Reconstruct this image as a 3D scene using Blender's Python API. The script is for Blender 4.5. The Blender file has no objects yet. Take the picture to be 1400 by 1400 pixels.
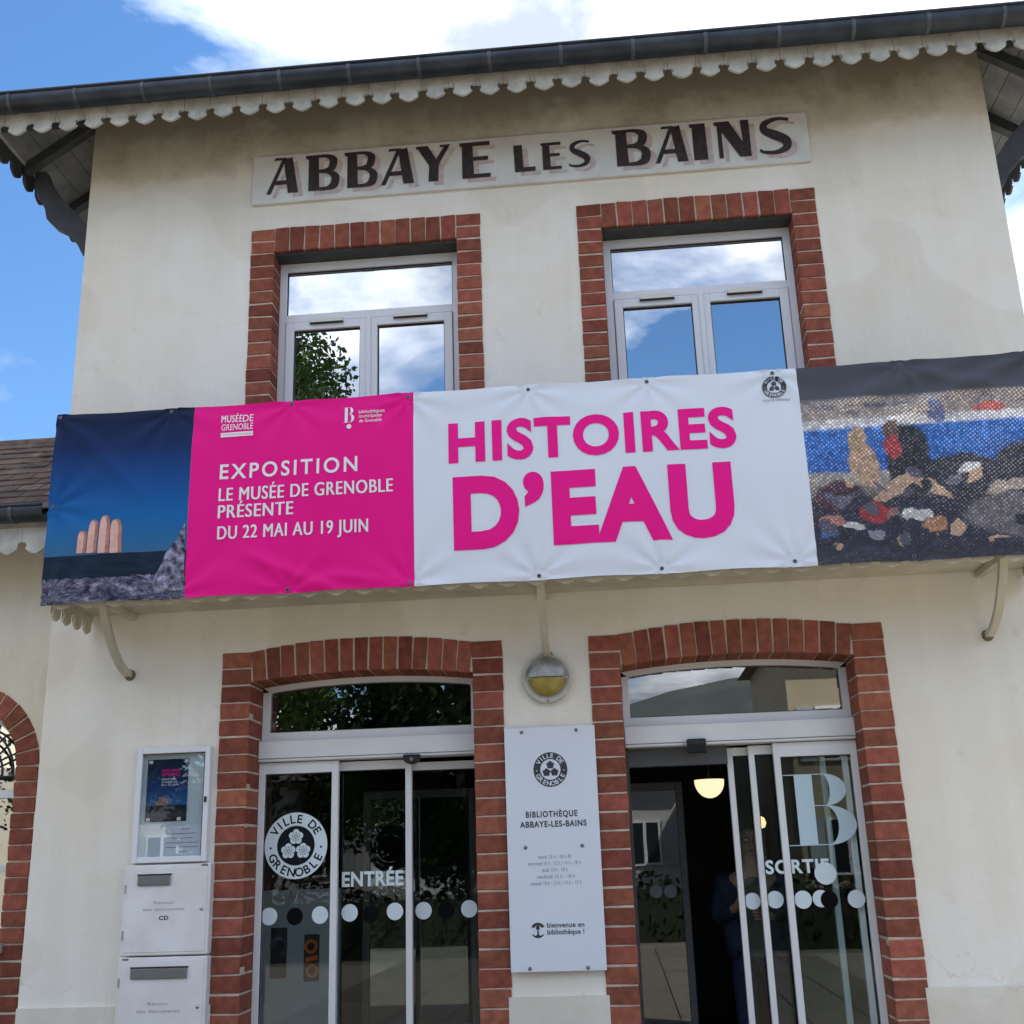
import bpy, bmesh, math, random
from mathutils import Vector, Matrix
random.seed(11)
sc = bpy.context.scene
COL = sc.collection
rad = math.radians

# ------------------------------------------------------------------ camera
F_PX, YAW, PITCH, ROLL = 1550.09, -0.08168, 0.29612, -0.0326     # photo is 1400 px square
CAM = Vector((0.3933, -7.0, 1.6))
fw = Vector((math.sin(YAW)*math.cos(PITCH), math.cos(YAW)*math.cos(PITCH), math.sin(PITCH)))
rt = Vector((math.cos(YAW), -math.sin(YAW), 0))
up = rt.cross(fw)
R_ = rt*math.cos(ROLL) + up*math.sin(ROLL)
U_ = -rt*math.sin(ROLL) + up*math.cos(ROLL)
cam_d = bpy.data.cameras.new('camera'); cam_d.sensor_width = 36; cam_d.lens = F_PX/1400*36
cam_d.clip_start = 0.05; cam_d.clip_end = 3000
cam = bpy.data.objects.new('camera', cam_d); COL.objects.link(cam)
m3 = Matrix((R_, U_, -fw)).transposed()
cam.matrix_world = Matrix.Translation(CAM) @ m3.to_4x4()
sc.camera = cam
def P(px, py, Y=0.0):
    """photo pixel -> point on the vertical plane y = Y"""
    d = fw*F_PX + R_*(px-700) + U_*(700-py)
    return CAM + d*((Y-CAM.y)/d.y)

# ------------------------------------------------------------------ world, sun, exposure
SUN_DIR = Vector((0.62, 0.42, 1.05)).normalized()       # behind and right of the house: the front stands in shade
el = math.asin(SUN_DIR.z); az = math.atan2(SUN_DIR.x, SUN_DIR.y)
w = bpy.data.worlds.new('World'); sc.world = w; w.use_nodes = True
nt = w.node_tree; nt.nodes.clear()
def N(t, **k):
    n = nt.nodes.new(t)
    for a, b in k.items(): setattr(n, a, b)
    return n
out = N('ShaderNodeOutputWorld'); bg = N('ShaderNodeBackground'); sky = N('ShaderNodeTexSky', sky_type='NISHITA')
sky.sun_disc = False; sky.sun_elevation = el; sky.sun_rotation = az; sky.altitude = 200
sky.air_density = 1.0; sky.dust_density = 0.1; sky.ozone_density = 2.5
tc = N('ShaderNodeTexCoord'); sep = N('ShaderNodeSeparateXYZ'); nt.links.new(tc.outputs['Generated'], sep.inputs[0])
zz = N('ShaderNodeMath', operation='MAXIMUM'); nt.links.new(sep.outputs['Z'], zz.inputs[0]); zz.inputs[1].default_value = 0.0
za = N('ShaderNodeMath', operation='ADD'); nt.links.new(zz.outputs[0], za.inputs[0]); za.inputs[1].default_value = 0.22
dv = N('ShaderNodeVectorMath', operation='DIVIDE'); nt.links.new(tc.outputs['Generated'], dv.inputs[0])
cb = N('ShaderNodeCombineXYZ'); [nt.links.new(za.outputs[0], cb.inputs[i]) for i in range(3)]; nt.links.new(cb.outputs[0], dv.inputs[1])
mp = N('ShaderNodeMapping'); nt.links.new(dv.outputs[0], mp.inputs[0])
CLOUD_OFF = (27.27, 11.16, 6.92); mp.inputs['Location'].default_value = CLOUD_OFF
cn = N('ShaderNodeTexNoise', noise_dimensions='3D'); cn.inputs['Scale'].default_value = 1.25; cn.inputs['Detail'].default_value = 9
cn.inputs['Roughness'].default_value = 0.55; cn.inputs['Distortion'].default_value = 0.35; nt.links.new(mp.outputs[0], cn.inputs['Vector'])
cr = N('ShaderNodeValToRGB'); cr.color_ramp.elements[0].position = 0.48; cr.color_ramp.elements[1].position = 0.585
nt.links.new(cn.outputs['Fac'], cr.inputs[0])
c2 = N('ShaderNodeTexNoise'); c2.inputs['Scale'].default_value = 2.4; c2.inputs['Detail'].default_value = 9; nt.links.new(mp.outputs[0], c2.inputs['Vector'])
cc = N('ShaderNodeValToRGB'); cc.color_ramp.elements[0].position = 0.41; cc.color_ramp.elements[1].position = 0.74
cc.color_ramp.elements[0].color = (1.10, 1.23, 1.50, 1); cc.color_ramp.elements[1].color = (7.4, 7.5, 7.7, 1); nt.links.new(c2.outputs['Fac'], cc.inputs[0])
hs = N('ShaderNodeHueSaturation'); hs.inputs['Saturation'].default_value = 1.18; hs.inputs['Value'].default_value = 0.325
nt.links.new(sky.outputs[0], hs.inputs['Color'])
mx = N('ShaderNodeMixRGB'); nt.links.new(cr.outputs[0], mx.inputs[0]); nt.links.new(hs.outputs[0], mx.inputs[1]); nt.links.new(cc.outputs[0], mx.inputs[2])
nt.links.new(mx.outputs[0], bg.inputs[0]); bg.inputs[1].default_value = 0.12; nt.links.new(bg.outputs[0], out.inputs[0])
sl = bpy.data.lights.new('sun', 'SUN'); sl.energy = 2.8; sl.angle = rad(0.6); sl.color = (1.0, 0.95, 0.87)
so = bpy.data.objects.new('sun', sl); COL.objects.link(so); so.rotation_euler = SUN_DIR.to_track_quat('Z', 'Y').to_euler()
vs = sc.view_settings; vs.view_transform = 'Standard'; vs.look = 'None'; vs.exposure = 2.55; vs.gamma = 1.0
sc.cycles.max_bounces = 6; sc.cycles.transparent_max_bounces = 16; sc.cycles.glossy_bounces = 4

# ------------------------------------------------------------------ materials
MATS = {}
def mat(name, col, rough=0.6, var=0.0, vscale=8.0, bump=0.0, bscale=40.0, metal=0.0, col2=None, rnd=0.0, spec=0.5, vdetail=5, emit=0.0, coat=0.0):
    """principled with noise between two tints, noise bump and a per-object tint"""
    if name in MATS: return MATS[name]
    m = bpy.data.materials.new(name); m.use_nodes = True; t = m.node_tree; b = t.nodes['Principled BSDF']; L = t.links.new
    b.inputs['Roughness'].default_value = rough; b.inputs['Metallic'].default_value = metal; b.inputs['Specular IOR Level'].default_value = spec
    b.inputs['Coat Weight'].default_value = coat
    b.inputs['Base Color'].default_value = (*col, 1)
    tcn = t.nodes.new('ShaderNodeTexCoord'); cur = None
    if var or col2:
        n = t.nodes.new('ShaderNodeTexNoise'); n.inputs['Scale'].default_value = vscale; n.inputs['Detail'].default_value = vdetail
        geo = t.nodes.new('ShaderNodeNewGeometry'); L(geo.outputs['Position'], n.inputs['Vector'])
        r = t.nodes.new('ShaderNodeValToRGB'); L(n.outputs['Fac'], r.inputs[0])
        r.color_ramp.elements[0].position = 0.35; r.color_ramp.elements[1].position = 0.68
        a = col2 if col2 else tuple(c*(1-var) for c in col)
        r.color_ramp.elements[0].color = (*a, 1); r.color_ramp.elements[1].color = (*col, 1); cur = r.outputs[0]
    if rnd:
        oi = t.nodes.new('ShaderNodeObjectInfo'); h = t.nodes.new('ShaderNodeHueSaturation')
        if cur: L(cur, h.inputs['Color'])
        else: h.inputs['Color'].default_value = (*col, 1)
        mr = t.nodes.new('ShaderNodeMapRange'); L(oi.outputs['Random'], mr.inputs[0]); mr.inputs[3].default_value = 1-rnd; mr.inputs[4].default_value = 1+rnd
        L(mr.outputs[0], h.inputs['Value'])
        m2 = t.nodes.new('ShaderNodeMath'); m2.operation = 'MULTIPLY'; L(oi.outputs['Random'], m2.inputs[0]); m2.inputs[1].default_value = 7.31
        fr = t.nodes.new('ShaderNodeMath'); fr.operation = 'FRACT'; L(m2.outputs[0], fr.inputs[0])
        mr2 = t.nodes.new('ShaderNodeMapRange'); L(fr.outputs[0], mr2.inputs[0]); mr2.inputs[3].default_value = 0.493; mr2.inputs[4].default_value = 0.508
        L(mr2.outputs[0], h.inputs['Hue']); cur = h.outputs[0]
    if cur: L(cur, b.inputs['Base Color'])
    if bump:
        n = t.nodes.new('ShaderNodeTexNoise'); n.inputs['Scale'].default_value = bscale; n.inputs['Detail'].default_value = 6
        geo = t.nodes.new('ShaderNodeNewGeometry'); L(geo.outputs['Position'], n.inputs['Vector'])
        bp = t.nodes.new('ShaderNodeBump'); bp.inputs['Strength'].default_value = bump; bp.inputs['Distance'].default_value = 0.01
        L(n.outputs['Fac'], bp.inputs['Height']); L(bp.outputs[0], b.inputs['Normal'])
    if emit:
        b.inputs['Emission Color'].default_value = (*col, 1); b.inputs['Emission Strength'].default_value = emit
    MATS[name] = m; return m

def plaster_mat(name, light, warm, stain_amt):
    m = bpy.data.materials.new(name); m.use_nodes = True; t = m.node_tree; b = t.nodes['Principled BSDF']; L = t.links.new
    b.inputs['Roughness'].default_value = 0.9; b.inputs['Specular IOR Level'].default_value = 0.25
    geo = t.nodes.new('ShaderNodeNewGeometry')
    def noise(scale, det=5, vec=None, rough=.55):
        n = t.nodes.new('ShaderNodeTexNoise'); n.inputs['Scale'].default_value = scale; n.inputs['Detail'].default_value = det; n.inputs['Roughness'].default_value = rough
        L(vec or geo.outputs['Position'], n.inputs['Vector']); return n.outputs['Fac']
    def ramp(f, a, bb, ca, cbb):
        r = t.nodes.new('ShaderNodeValToRGB'); L(f, r.inputs[0]); r.color_ramp.elements[0].position = a; r.color_ramp.elements[1].position = bb
        r.color_ramp.elements[0].color = (*ca, 1); r.color_ramp.elements[1].color = (*cbb, 1); return r.outputs[0]
    base = ramp(noise(0.75, 7, None, .62), .38, .62, warm, light)
    # vertical rain streaks
    mpp = t.nodes.new('ShaderNodeMapping'); mpp.inputs['Scale'].default_value = (7, 7, 0.55); L(geo.outputs['Position'], mpp.inputs[0])
    st = ramp(noise(1.0, 6, mpp.outputs[0], .6), .42, .62, (0.86,)*3, (1, 1, 1))
    mu = t.nodes.new('ShaderNodeMixRGB'); mu.blend_type = 'MULTIPLY'; mu.inputs[0].default_value = stain_amt*.30; L(base, mu.inputs[1]); L(st, mu.inputs[2])
    sp = ramp(noise(5.5, 8, None, .7), .30, .40, (0.72, 0.70, 0.66), (1, 1, 1))
    mu2 = t.nodes.new('ShaderNodeMixRGB'); mu2.blend_type = 'MULTIPLY'; mu2.inputs[0].default_value = stain_amt*.45; L(mu.outputs[0], mu2.inputs[1]); L(sp, mu2.inputs[2])
    # old patch repairs and hairline cracks
    pr_ = ramp(noise(.55, 2), .535, .545, (1, 1, 1), (.945, .94, .925))
    mp_ = t.nodes.new('ShaderNodeMixRGB'); mp_.blend_type = 'MULTIPLY'; mp_.inputs[0].default_value = 1; L(mu2.outputs[0], mp_.inputs[1]); L(pr_, mp_.inputs[2])
    dn = t.nodes.new('ShaderNodeTexNoise'); dn.inputs['Scale'].default_value = 3.5; dn.inputs['Detail'].default_value = 6; L(geo.outputs['Position'], dn.inputs['Vector'])
    da = t.nodes.new('ShaderNodeVectorMath'); da.operation = 'MULTIPLY_ADD'; L(dn.outputs['Color'], da.inputs[0]); da.inputs[1].default_value = (.5, .5, .5); L(geo.outputs['Position'], da.inputs[2])
    vr = t.nodes.new('ShaderNodeTexVoronoi'); vr.feature = 'DISTANCE_TO_EDGE'; vr.inputs['Scale'].default_value = .8; L(da.outputs[0], vr.inputs['Vector'])
    ck = ramp(vr.outputs['Distance'], .0, .0035, (.55, .52, .47), (1, 1, 1)); ckm = ramp(noise(.8, 3), .52, .60, (0, 0, 0), (.38, .38, .38))
    mc_ = t.nodes.new('ShaderNodeMixRGB'); mc_.blend_type = 'MULTIPLY'; L(ckm, mc_.inputs[0]); L(mp_.outputs[0], mc_.inputs[1]); L(ck, mc_.inputs[2]); mu2 = mc_
    # grime and the eave's soft shade, both painted dark into the wall top
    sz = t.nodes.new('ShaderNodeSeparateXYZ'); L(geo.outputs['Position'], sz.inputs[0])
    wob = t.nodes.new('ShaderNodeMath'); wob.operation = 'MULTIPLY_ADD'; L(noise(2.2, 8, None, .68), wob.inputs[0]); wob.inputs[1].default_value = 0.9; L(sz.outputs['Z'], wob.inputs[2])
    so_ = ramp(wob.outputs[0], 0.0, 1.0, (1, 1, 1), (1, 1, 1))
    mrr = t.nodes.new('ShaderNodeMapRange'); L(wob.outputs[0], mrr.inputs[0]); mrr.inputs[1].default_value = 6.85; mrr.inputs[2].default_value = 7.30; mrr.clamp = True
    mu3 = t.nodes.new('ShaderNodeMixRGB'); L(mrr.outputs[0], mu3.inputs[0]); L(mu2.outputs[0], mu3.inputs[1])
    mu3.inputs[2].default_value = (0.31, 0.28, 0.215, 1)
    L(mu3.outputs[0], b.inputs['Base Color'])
    bp = t.nodes.new('ShaderNodeBump'); bp.inputs['Strength'].default_value = 0.5; bp.inputs['Distance'].default_value = 0.008
    ad = t.nodes.new('ShaderNodeMath'); ad.operation = 'MULTIPLY_ADD'; L(noise(90, 4), ad.inputs[0]); ad.inputs[1].default_value = .5; L(noise(11, 5), ad.inputs[2])
    L(ad.outputs[0], bp.inputs['Height']); L(bp.outputs[0], b.inputs['Normal'])
    return m

def glass_mat(name, tint, refl_min, refl_max, wobble=0.0):
    """one glazed sheet: what is behind it, tinted, under a mirror image that grows at grazing angles"""
    m = bpy.data.materials.new(name); m.use_nodes = True; t = m.node_tree; t.nodes.clear(); L = t.links.new
    o = t.nodes.new('ShaderNodeOutputMaterial'); tr = t.nodes.new('ShaderNodeBsdfTransparent'); g = t.nodes.new('ShaderNodeBsdfGlossy')
    tr.inputs[0].default_value = (*tint, 1); g.inputs['Roughness'].default_value = 0.0; g.inputs[0].default_value = (1, 1, 1, 1)
    lw = t.nodes.new('ShaderNodeLayerWeight'); lw.inputs[0].default_value = 0.35
    mr = t.nodes.new('ShaderNodeMapRange'); L(lw.outputs['Facing'], mr.inputs[0]); mr.inputs[3].default_value = refl_min; mr.inputs[4].default_value = refl_max
    mxs = t.nodes.new('ShaderNodeMixShader'); L(mr.outputs[0], mxs.inputs[0]); L(tr.outputs[0], mxs.inputs[1]); L(g.outputs[0], mxs.inputs[2]); L(mxs.outputs[0], o.inputs[0])
    if wobble:
        geo = t.nodes.new('ShaderNodeNewGeometry'); n = t.nodes.new('ShaderNodeTexNoise'); n.inputs['Scale'].default_value = 2.3; n.inputs['Detail'].default_value = 1
        L(geo.outputs['Position'], n.inputs['Vector']); bp = t.nodes.new('ShaderNodeBump'); bp.inputs['Strength'].default_value = wobble; bp.inputs['Distance'].default_value = 0.02
        L(n.outputs['Fac'], bp.inputs['Height']); L(bp.outputs[0], g.inputs['Normal'])
    return m

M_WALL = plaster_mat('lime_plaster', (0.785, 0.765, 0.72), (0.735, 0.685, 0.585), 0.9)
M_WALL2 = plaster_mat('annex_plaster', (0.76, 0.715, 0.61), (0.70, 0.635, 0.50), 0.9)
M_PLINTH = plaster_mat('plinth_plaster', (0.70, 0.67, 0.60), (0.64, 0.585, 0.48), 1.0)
M_BRICK = mat('brick_red', (0.30, 0.098, 0.064), .9, col2=(0.20, 0.066, 0.046), vscale=19, bump=.55, bscale=75, rnd=.28, spec=.12)
M_MORTAR = mat('mortar', (0.60, 0.51, 0.42), .95, var=.3, vscale=14, bump=.6, bscale=90)
M_ALU = mat('white_lacquer', (0.72, 0.735, 0.75), .38, var=.06, vscale=4)
M_ALUW = mat('window_lacquer', (0.68, 0.70, 0.75), .42, var=.06, vscale=4)
M_RUBBER = mat('rubber_seal', (0.015, 0.016, 0.018), .6)
M_BLACKP = mat('black_plastic', (0.012, 0.012, 0.014), .35)
M_ZINC = mat('zinc', (0.062, 0.072, 0.088), .45, col2=(0.032, 0.038, 0.048), vscale=5, metal=.65, bump=.08, bscale=12)
M_ZINC2 = mat('zinc_strap', (0.11, 0.125, 0.145), .5, metal=.6, var=.3, vscale=20)
M_TRIM = mat('trim_paint', (0.60, 0.60, 0.56), .7, col2=(0.40, 0.40, 0.36), vscale=9, bump=.2, bscale=60, rnd=.06)
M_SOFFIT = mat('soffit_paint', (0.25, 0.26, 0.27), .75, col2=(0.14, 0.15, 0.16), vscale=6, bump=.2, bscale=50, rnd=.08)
M_RAFTER = mat('rafter_paint', (0.055, 0.06, 0.068), .65, var=.4, vscale=9)
M_CANOPY = mat('canopy_paint', (0.58, 0.55, 0.44), .7, var=.22, vscale=5, rnd=.04)
M_TILE = mat('clay_tile', (0.17, 0.105, 0.075), .85, col2=(0.07, 0.05, 0.042), vscale=10, bump=.5, bscale=60, rnd=.45)
M_STEEL = mat('steel', (0.45, 0.45, 0.46), .4, metal=.9)
M_SIGNW = mat('sign_white', (0.70, 0.71, 0.70), .7, col2=(0.60, 0.60, 0.58), vscale=5, bump=.12, bscale=60)
M_INK = mat('sign_ink', (0.020, 0.013, 0.017), .7, col2=(0.045, 0.032, 0.034), vscale=30)
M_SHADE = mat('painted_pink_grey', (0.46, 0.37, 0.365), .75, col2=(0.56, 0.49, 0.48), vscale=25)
M_PLAQUE = mat('plaque_white', (0.66, 0.71, 0.79), .35, var=.03, vscale=3)
M_PRINTK = mat('print_dark', (0.03, 0.035, 0.045), .5)
M_PRINTG = mat('print_grey', (0.30, 0.32, 0.36), .5)
M_MAGENTA = mat('vinyl_magenta', (0.80, 0.004, 0.245), .6, var=.04, vscale=2, spec=.18)
M_MAGTXT = mat('print_magenta', (0.80, 0.006, 0.25), .6, spec=.18)
M_BWHITE = mat('vinyl_white', (0.68, 0.725, 0.81), .6, var=.03, vscale=2, spec=.2)
M_TXTW = mat('print_white', (0.78, 0.76, 0.80), .45)
M_DECAL = mat('decal_frosted', (0.47, 0.62, 0.70), .55)
M_DECALW = mat('decal_pale', (0.62, 0.72, 0.78), .5)
M_DECALK = mat('decal_black', (0.004, 0.004, 0.005), .7, spec=.08)
M_BOX = mat('letterbox_white', (0.74, 0.74, 0.76), .4, col2=(0.66, 0.655, 0.65), vscale=6, bump=.04, bscale=30)
M_SLOT = mat('slot_grey', (0.17, 0.18, 0.19), .45, metal=.5)
G_WIN = glass_mat('window_glass', (0.25, 0.28, 0.30), 0.64, 0.95, .03)
G_DOOR = glass_mat('door_glass', (0.90, 0.94, 0.94), 0.012, 0.5, .01)
G_TRANS = glass_mat('transom_glass', (0.45, 0.5, 0.5), 0.20, 0.8, .01)
G_INNER = glass_mat('vestibule_glass', (0.8, 0.85, 0.85), 0.075, 0.7, .01)
G_CASE = glass_mat('case_glass', (0.93, 0.95, 0.96), 0.05, 0.6)

# ------------------------------------------------------------------ builders
WL = {}                                  # world location of each object made here
def wloc(o): return WL.get(o.name, Vector((0, 0, 0))) if o else Vector((0, 0, 0))
def thing(name, label, cat, loc=(0, 0, 0), group=None):
    o = bpy.data.objects.new(name, None); COL.objects.link(o); o.location = loc; o.empty_display_size = .1
    WL[o.name] = Vector(loc); tag(o, label, cat, group); return o
def tag(o, label=None, cat=None, group=None, kind=None):
    if label: o['label'] = label
    if cat: o['category'] = cat
    if group: o['group'] = group
    if kind: o['kind'] = kind
    return o
def place(name, me, loc, parent=None, rot=None):
    o = bpy.data.objects.new(name, me); COL.objects.link(o); loc = Vector(loc)
    WL[o.name] = loc
    if parent: o.parent = parent
    o.location = loc - wloc(parent)
    if rot: o.rotation_euler = rot
    return o
class MB:
    def __init__(s): s.v = []; s.f = []
    def add(s, vs, fs):
        b = len(s.v); s.v += [tuple(q) for q in vs]; s.f += [tuple(i+b for i in f) for f in fs]; return s
    def box(s, x0, x1, y0, y1, z0, z1):
        return s.add([(x0,y0,z0),(x1,y0,z0),(x1,y1,z0),(x0,y1,z0),(x0,y0,z1),(x1,y0,z1),(x1,y1,z1),(x0,y1,z1)],
                     [(0,3,2,1),(4,5,6,7),(0,1,5,4),(1,2,6,5),(2,3,7,6),(3,0,4,7)])
    def prism(s, pts, y0, y1):           # pts: outline in x,z
        n = len(pts)
        return s.add([(x, y0, z) for x, z in pts]+[(x, y1, z) for x, z in pts],
                     [tuple(range(n)), tuple(range(2*n-1, n-1, -1))]+[(i, n+i, n+(i+1) % n, (i+1) % n) for i in range(n)])
    def prismx(s, pts, x0, x1):          # pts: outline in y,z
        n = len(pts)
        return s.add([(x0, y, z) for y, z in pts]+[(x1, y, z) for y, z in pts],
                     [tuple(range(n)), tuple(range(2*n-1, n-1, -1))]+[(i, n+i, n+(i+1) % n, (i+1) % n) for i in range(n)])
    def flat(s, pts, y):                 # printed shape facing the street
        return s.add([(x, y, z) for x, z in pts], [tuple(range(len(pts)))])
    def strip(s, a, b, y):               # quads between two polylines in x,z
        n = len(a)
        return s.add([(x, y, z) for x, z in a]+[(x, y, z) for x, z in b], [(i, i+1, n+i+1, n+i) for i in range(n-1)])
    def disc(s, x, z, r, y, n=28, ry=None):
        return s.flat([(x+r*math.cos(2*math.pi*i/n), z+(ry or r)*math.sin(2*math.pi*i/n)) for i in range(n)], y)
    def ring(s, x, z, r0, r1, y, n=40, a0=0, a1=2*math.pi):
        A = [(x+r0*math.cos(a0+(a1-a0)*i/n), z+r0*math.sin(a0+(a1-a0)*i/n)) for i in range(n+1)]
        B = [(x+r1*math.cos(a0+(a1-a0)*i/n), z+r1*math.sin(a0+(a1-a0)*i/n)) for i in range(n+1)]
        return s.strip(A, B, y)
    def tube(s, path, r, n=8, cap=True):
        path = [Vector(q) for q in path]; b = len(s.v); m = len(path); pr = None
        rr = r if isinstance(r, (list, tuple)) else [r]*m
        for i, q in enumerate(path):
            d = (path[min(i+1, m-1)]-path[max(i-1, 0)]).normalized()
            if pr is None:
                a = d.cross(Vector((0, 0, 1)));
                if a.length < .05: a = d.cross(Vector((1, 0, 0)))
                a.normalize()
            else:
                a = (pr - d*pr.dot(d)).normalized()
            pr = a; c = d.cross(a)
            for k in range(n):
                t = 2*math.pi*k/n; s.v.append(tuple(q + (a*math.cos(t)+c*math.sin(t))*rr[i]))
        for i in range(m-1):
            for k in range(n):
                s.f.append((b+i*n+k, b+i*n+(k+1) % n, b+(i+1)*n+(k+1) % n, b+(i+1)*n+k))
        if cap: s.f.append(tuple(b+k for k in range(n-1, -1, -1))); s.f.append(tuple(b+(m-1)*n+k for k in range(n)))
        return s
    def lathe(s, prof, c, axis='y', n=32, a0=0.0, a1=2*math.pi):   # prof: (radius, along)
        b = len(s.v); m = len(prof); full = abs(a1-a0-2*math.pi) < 1e-6; k = n if full else n+1
        for r, h in prof:
            for i in range(k):
                a = a0+(a1-a0)*i/n; u, v = r*math.cos(a), r*math.sin(a)
                s.v.append((c[0]+u, c[1]+h, c[2]+v) if axis == 'y' else (c[0]+u, c[1]+v, c[2]+h))
        for j in range(m-1):
            for i in range(n if full else n):
                i2 = (i+1) % k
                s.f.append((b+j*k+i, b+j*k+i2, b+(j+1)*k+i2, b+(j+1)*k+i))
        return s
    def build(s, name, m, parent=None, smooth=False, bevel=0.0, cut=0.0, fn=None, origin=None):
        xs = [q[0] for q in s.v]; ys = [q[1] for q in s.v]; zs = [q[2] for q in s.v]
        c = Vector(origin) if origin else Vector(((min(xs)+max(xs))/2, (min(ys)+max(ys))/2, (min(zs)+max(zs))/2))
        bm = bmesh.new()
        V = [bm.verts.new(q) for q in s.v]
        for f in s.f:
            try: bm.faces.new([V[i] for i in f])
            except ValueError: pass
        if cut:
            for ax, lo, hi in ((0, min(xs), max(xs)), (2, min(zs), max(zs))):
                q = math.floor(lo/cut)*cut+cut
                while q < hi:
                    no = [0, 0, 0]; no[ax] = 1; co = [0, 0, 0]; co[ax] = q
                    bmesh.ops.bisect_plane(bm, geom=bm.verts[:]+bm.edges[:]+bm.faces[:], plane_co=co, plane_no=no); q += cut
        if fn:
            for q in bm.verts: q.co = fn(q.co)
        if bevel:
            bmesh.ops.bevel(bm, geom=bm.edges[:], offset=bevel, segments=1, affect='EDGES', clamp_overlap=True)
        for q in bm.verts: q.co -= c
        me = bpy.data.meshes.new(name); bm.to_mesh(me); bm.free()
        me.materials.append(m)
        if smooth:
            for p in me.polygons: p.use_smooth = True
        return place(name, me, c, parent)
def auto_smooth(o, ang=40):
    o.data.shade_smooth() if hasattr(o.data, 'shade_smooth') else None
    md = o.modifiers.new('edges', 'EDGE_SPLIT'); md.split_angle = rad(ang); return o
BOXC = {}
def bevel_box_mesh(name, sx, sy, sz, m, bev=.004, taper=0.0, jit=0):
    key = (name, round(sx, 3), round(sy, 3), round(sz, 3), m.name, round(taper, 3), jit)
    if key in BOXC: return BOXC[key]
    rnd = random.Random(str(key)); b = MB(); j = lambda: rnd.uniform(-.0036, .0036) if jit else 0
    tx = sx*taper
    vs = [(-sx/2+tx+j(), -sy/2+j()*.6, -sz/2+j()), (sx/2-tx+j(), -sy/2+j()*.6, -sz/2+j()), (sx/2-tx, sy/2, -sz/2), (-sx/2+tx, sy/2, -sz/2),
          (-sx/2+j(), -sy/2+j()*.6, sz/2+j()), (sx/2+j(), -sy/2+j()*.6, sz/2+j()), (sx/2, sy/2, sz/2), (-sx/2, sy/2, sz/2)]
    bm = bmesh.new(); V = [bm.verts.new(q) for q in vs]
    for f in [(0,3,2,1),(4,5,6,7),(0,1,5,4),(1,2,6,5),(2,3,7,6),(3,0,4,7)]: bm.faces.new([V[i] for i in f])
    bmesh.ops.bevel(bm, geom=bm.edges[:], offset=bev, segments=1, affect='EDGES')
    me = bpy.data.meshes.new(name); bm.to_mesh(me); bm.free(); me.materials.append(m); BOXC[key] = me; return me
def block(name, x0, x1, y0, y1, z0, z1, m, parent, bev=.003):
    me = bevel_box_mesh(name, x1-x0, y1-y0, z1-z0, m, bev); return place(name, me, ((x0+x1)/2, (y0+y1)/2, (z0+z1)/2), parent)

# text -> flat print
CAP = None
def text_mesh(body, bold, spacing):
    c = bpy.data.curves.new('tmp', 'FONT'); c.body = body; c.size = 1; c.offset = bold; c.space_character = spacing; c.resolution_u = 5
    o = bpy.data.objects.new('tmp', c); COL.objects.link(o)
    dg = bpy.context.evaluated_depsgraph_get(); me = bpy.data.meshes.new_from_object(o.evaluated_get(dg))
    vs = [tuple(q.co) for q in me.vertices]; fs = [tuple(p.vertices) for p in me.polygons]
    bpy.data.objects.remove(o); bpy.data.curves.remove(c); bpy.data.meshes.remove(me); return vs, fs
def lettering(body, m, parent, x0, x1, z0, z1, y, bold=.02, spacing=1.08, name='lettering', cut=0, fn=None, smear=0.0, cap='H', mb=None):
    """baseline z0, capital height z1, stretched between x0 and x1"""
    vs, fs = text_mesh(body, bold, spacing); hv, _ = text_mesh(cap, bold, 1)
    h = max(q[1] for q in hv); b0 = min(q[1] for q in hv); xa = min(q[0] for q in vs); xb = max(q[0] for q in vs)
    kx = (x1-x0)/(xb-xa); kz = (z1-z0)/(h-b0); B = mb or MB()
    for i, d in enumerate((0, -1, 1) if smear else (0,)): B.add([(x0+(q[0]-xa+d*smear)*kx, y-.0003*i, z0+(q[1]-b0)*kz) for q in vs], fs)
    if mb is not None: return None
    return B.build(name, m, parent, cut=cut, fn=fn)
def arc_text(body, mb, cx, cz, r, size, y, a_mid, inward=False, bold=.015, step=None):
    """letters round a circle; inward: feet towards the outside (lower half)"""
    n = len(body); st = step
    for i, ch in enumerate(body):
        if ch == ' ': continue
        k = i-(n-1)/2
        a = a_mid + (k*st if inward else -k*st)
        vs, fs = text_mesh(ch, bold, 1)
        xa = min(q[0] for q in vs); xb = max(q[0] for q in vs); mid = (xa+xb)/2
        rot = a-math.pi/2 if not inward else a+math.pi/2
        c_, s_ = math.cos(rot), math.sin(rot); pts = []
        for q in vs:
            u, v = (q[0]-mid)*size, (q[1]-.34)*size
            pts.append((cx+r*math.cos(a)+u*c_-v*s_, y, cz+r*math.sin(a)+u*s_+v*c_))
        mb.add(pts, fs)
def flower(mb, cx, cz, r, y):
    pts = []
    for i in range(40):
        a = 2*math.pi*i/40; k = .78+.22*abs(math.cos(2.5*(a-math.pi/2)))
        pts.append((cx+r*k*math.cos(a), cz+r*k*math.sin(a)))
    mb.flat(pts, y)
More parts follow.
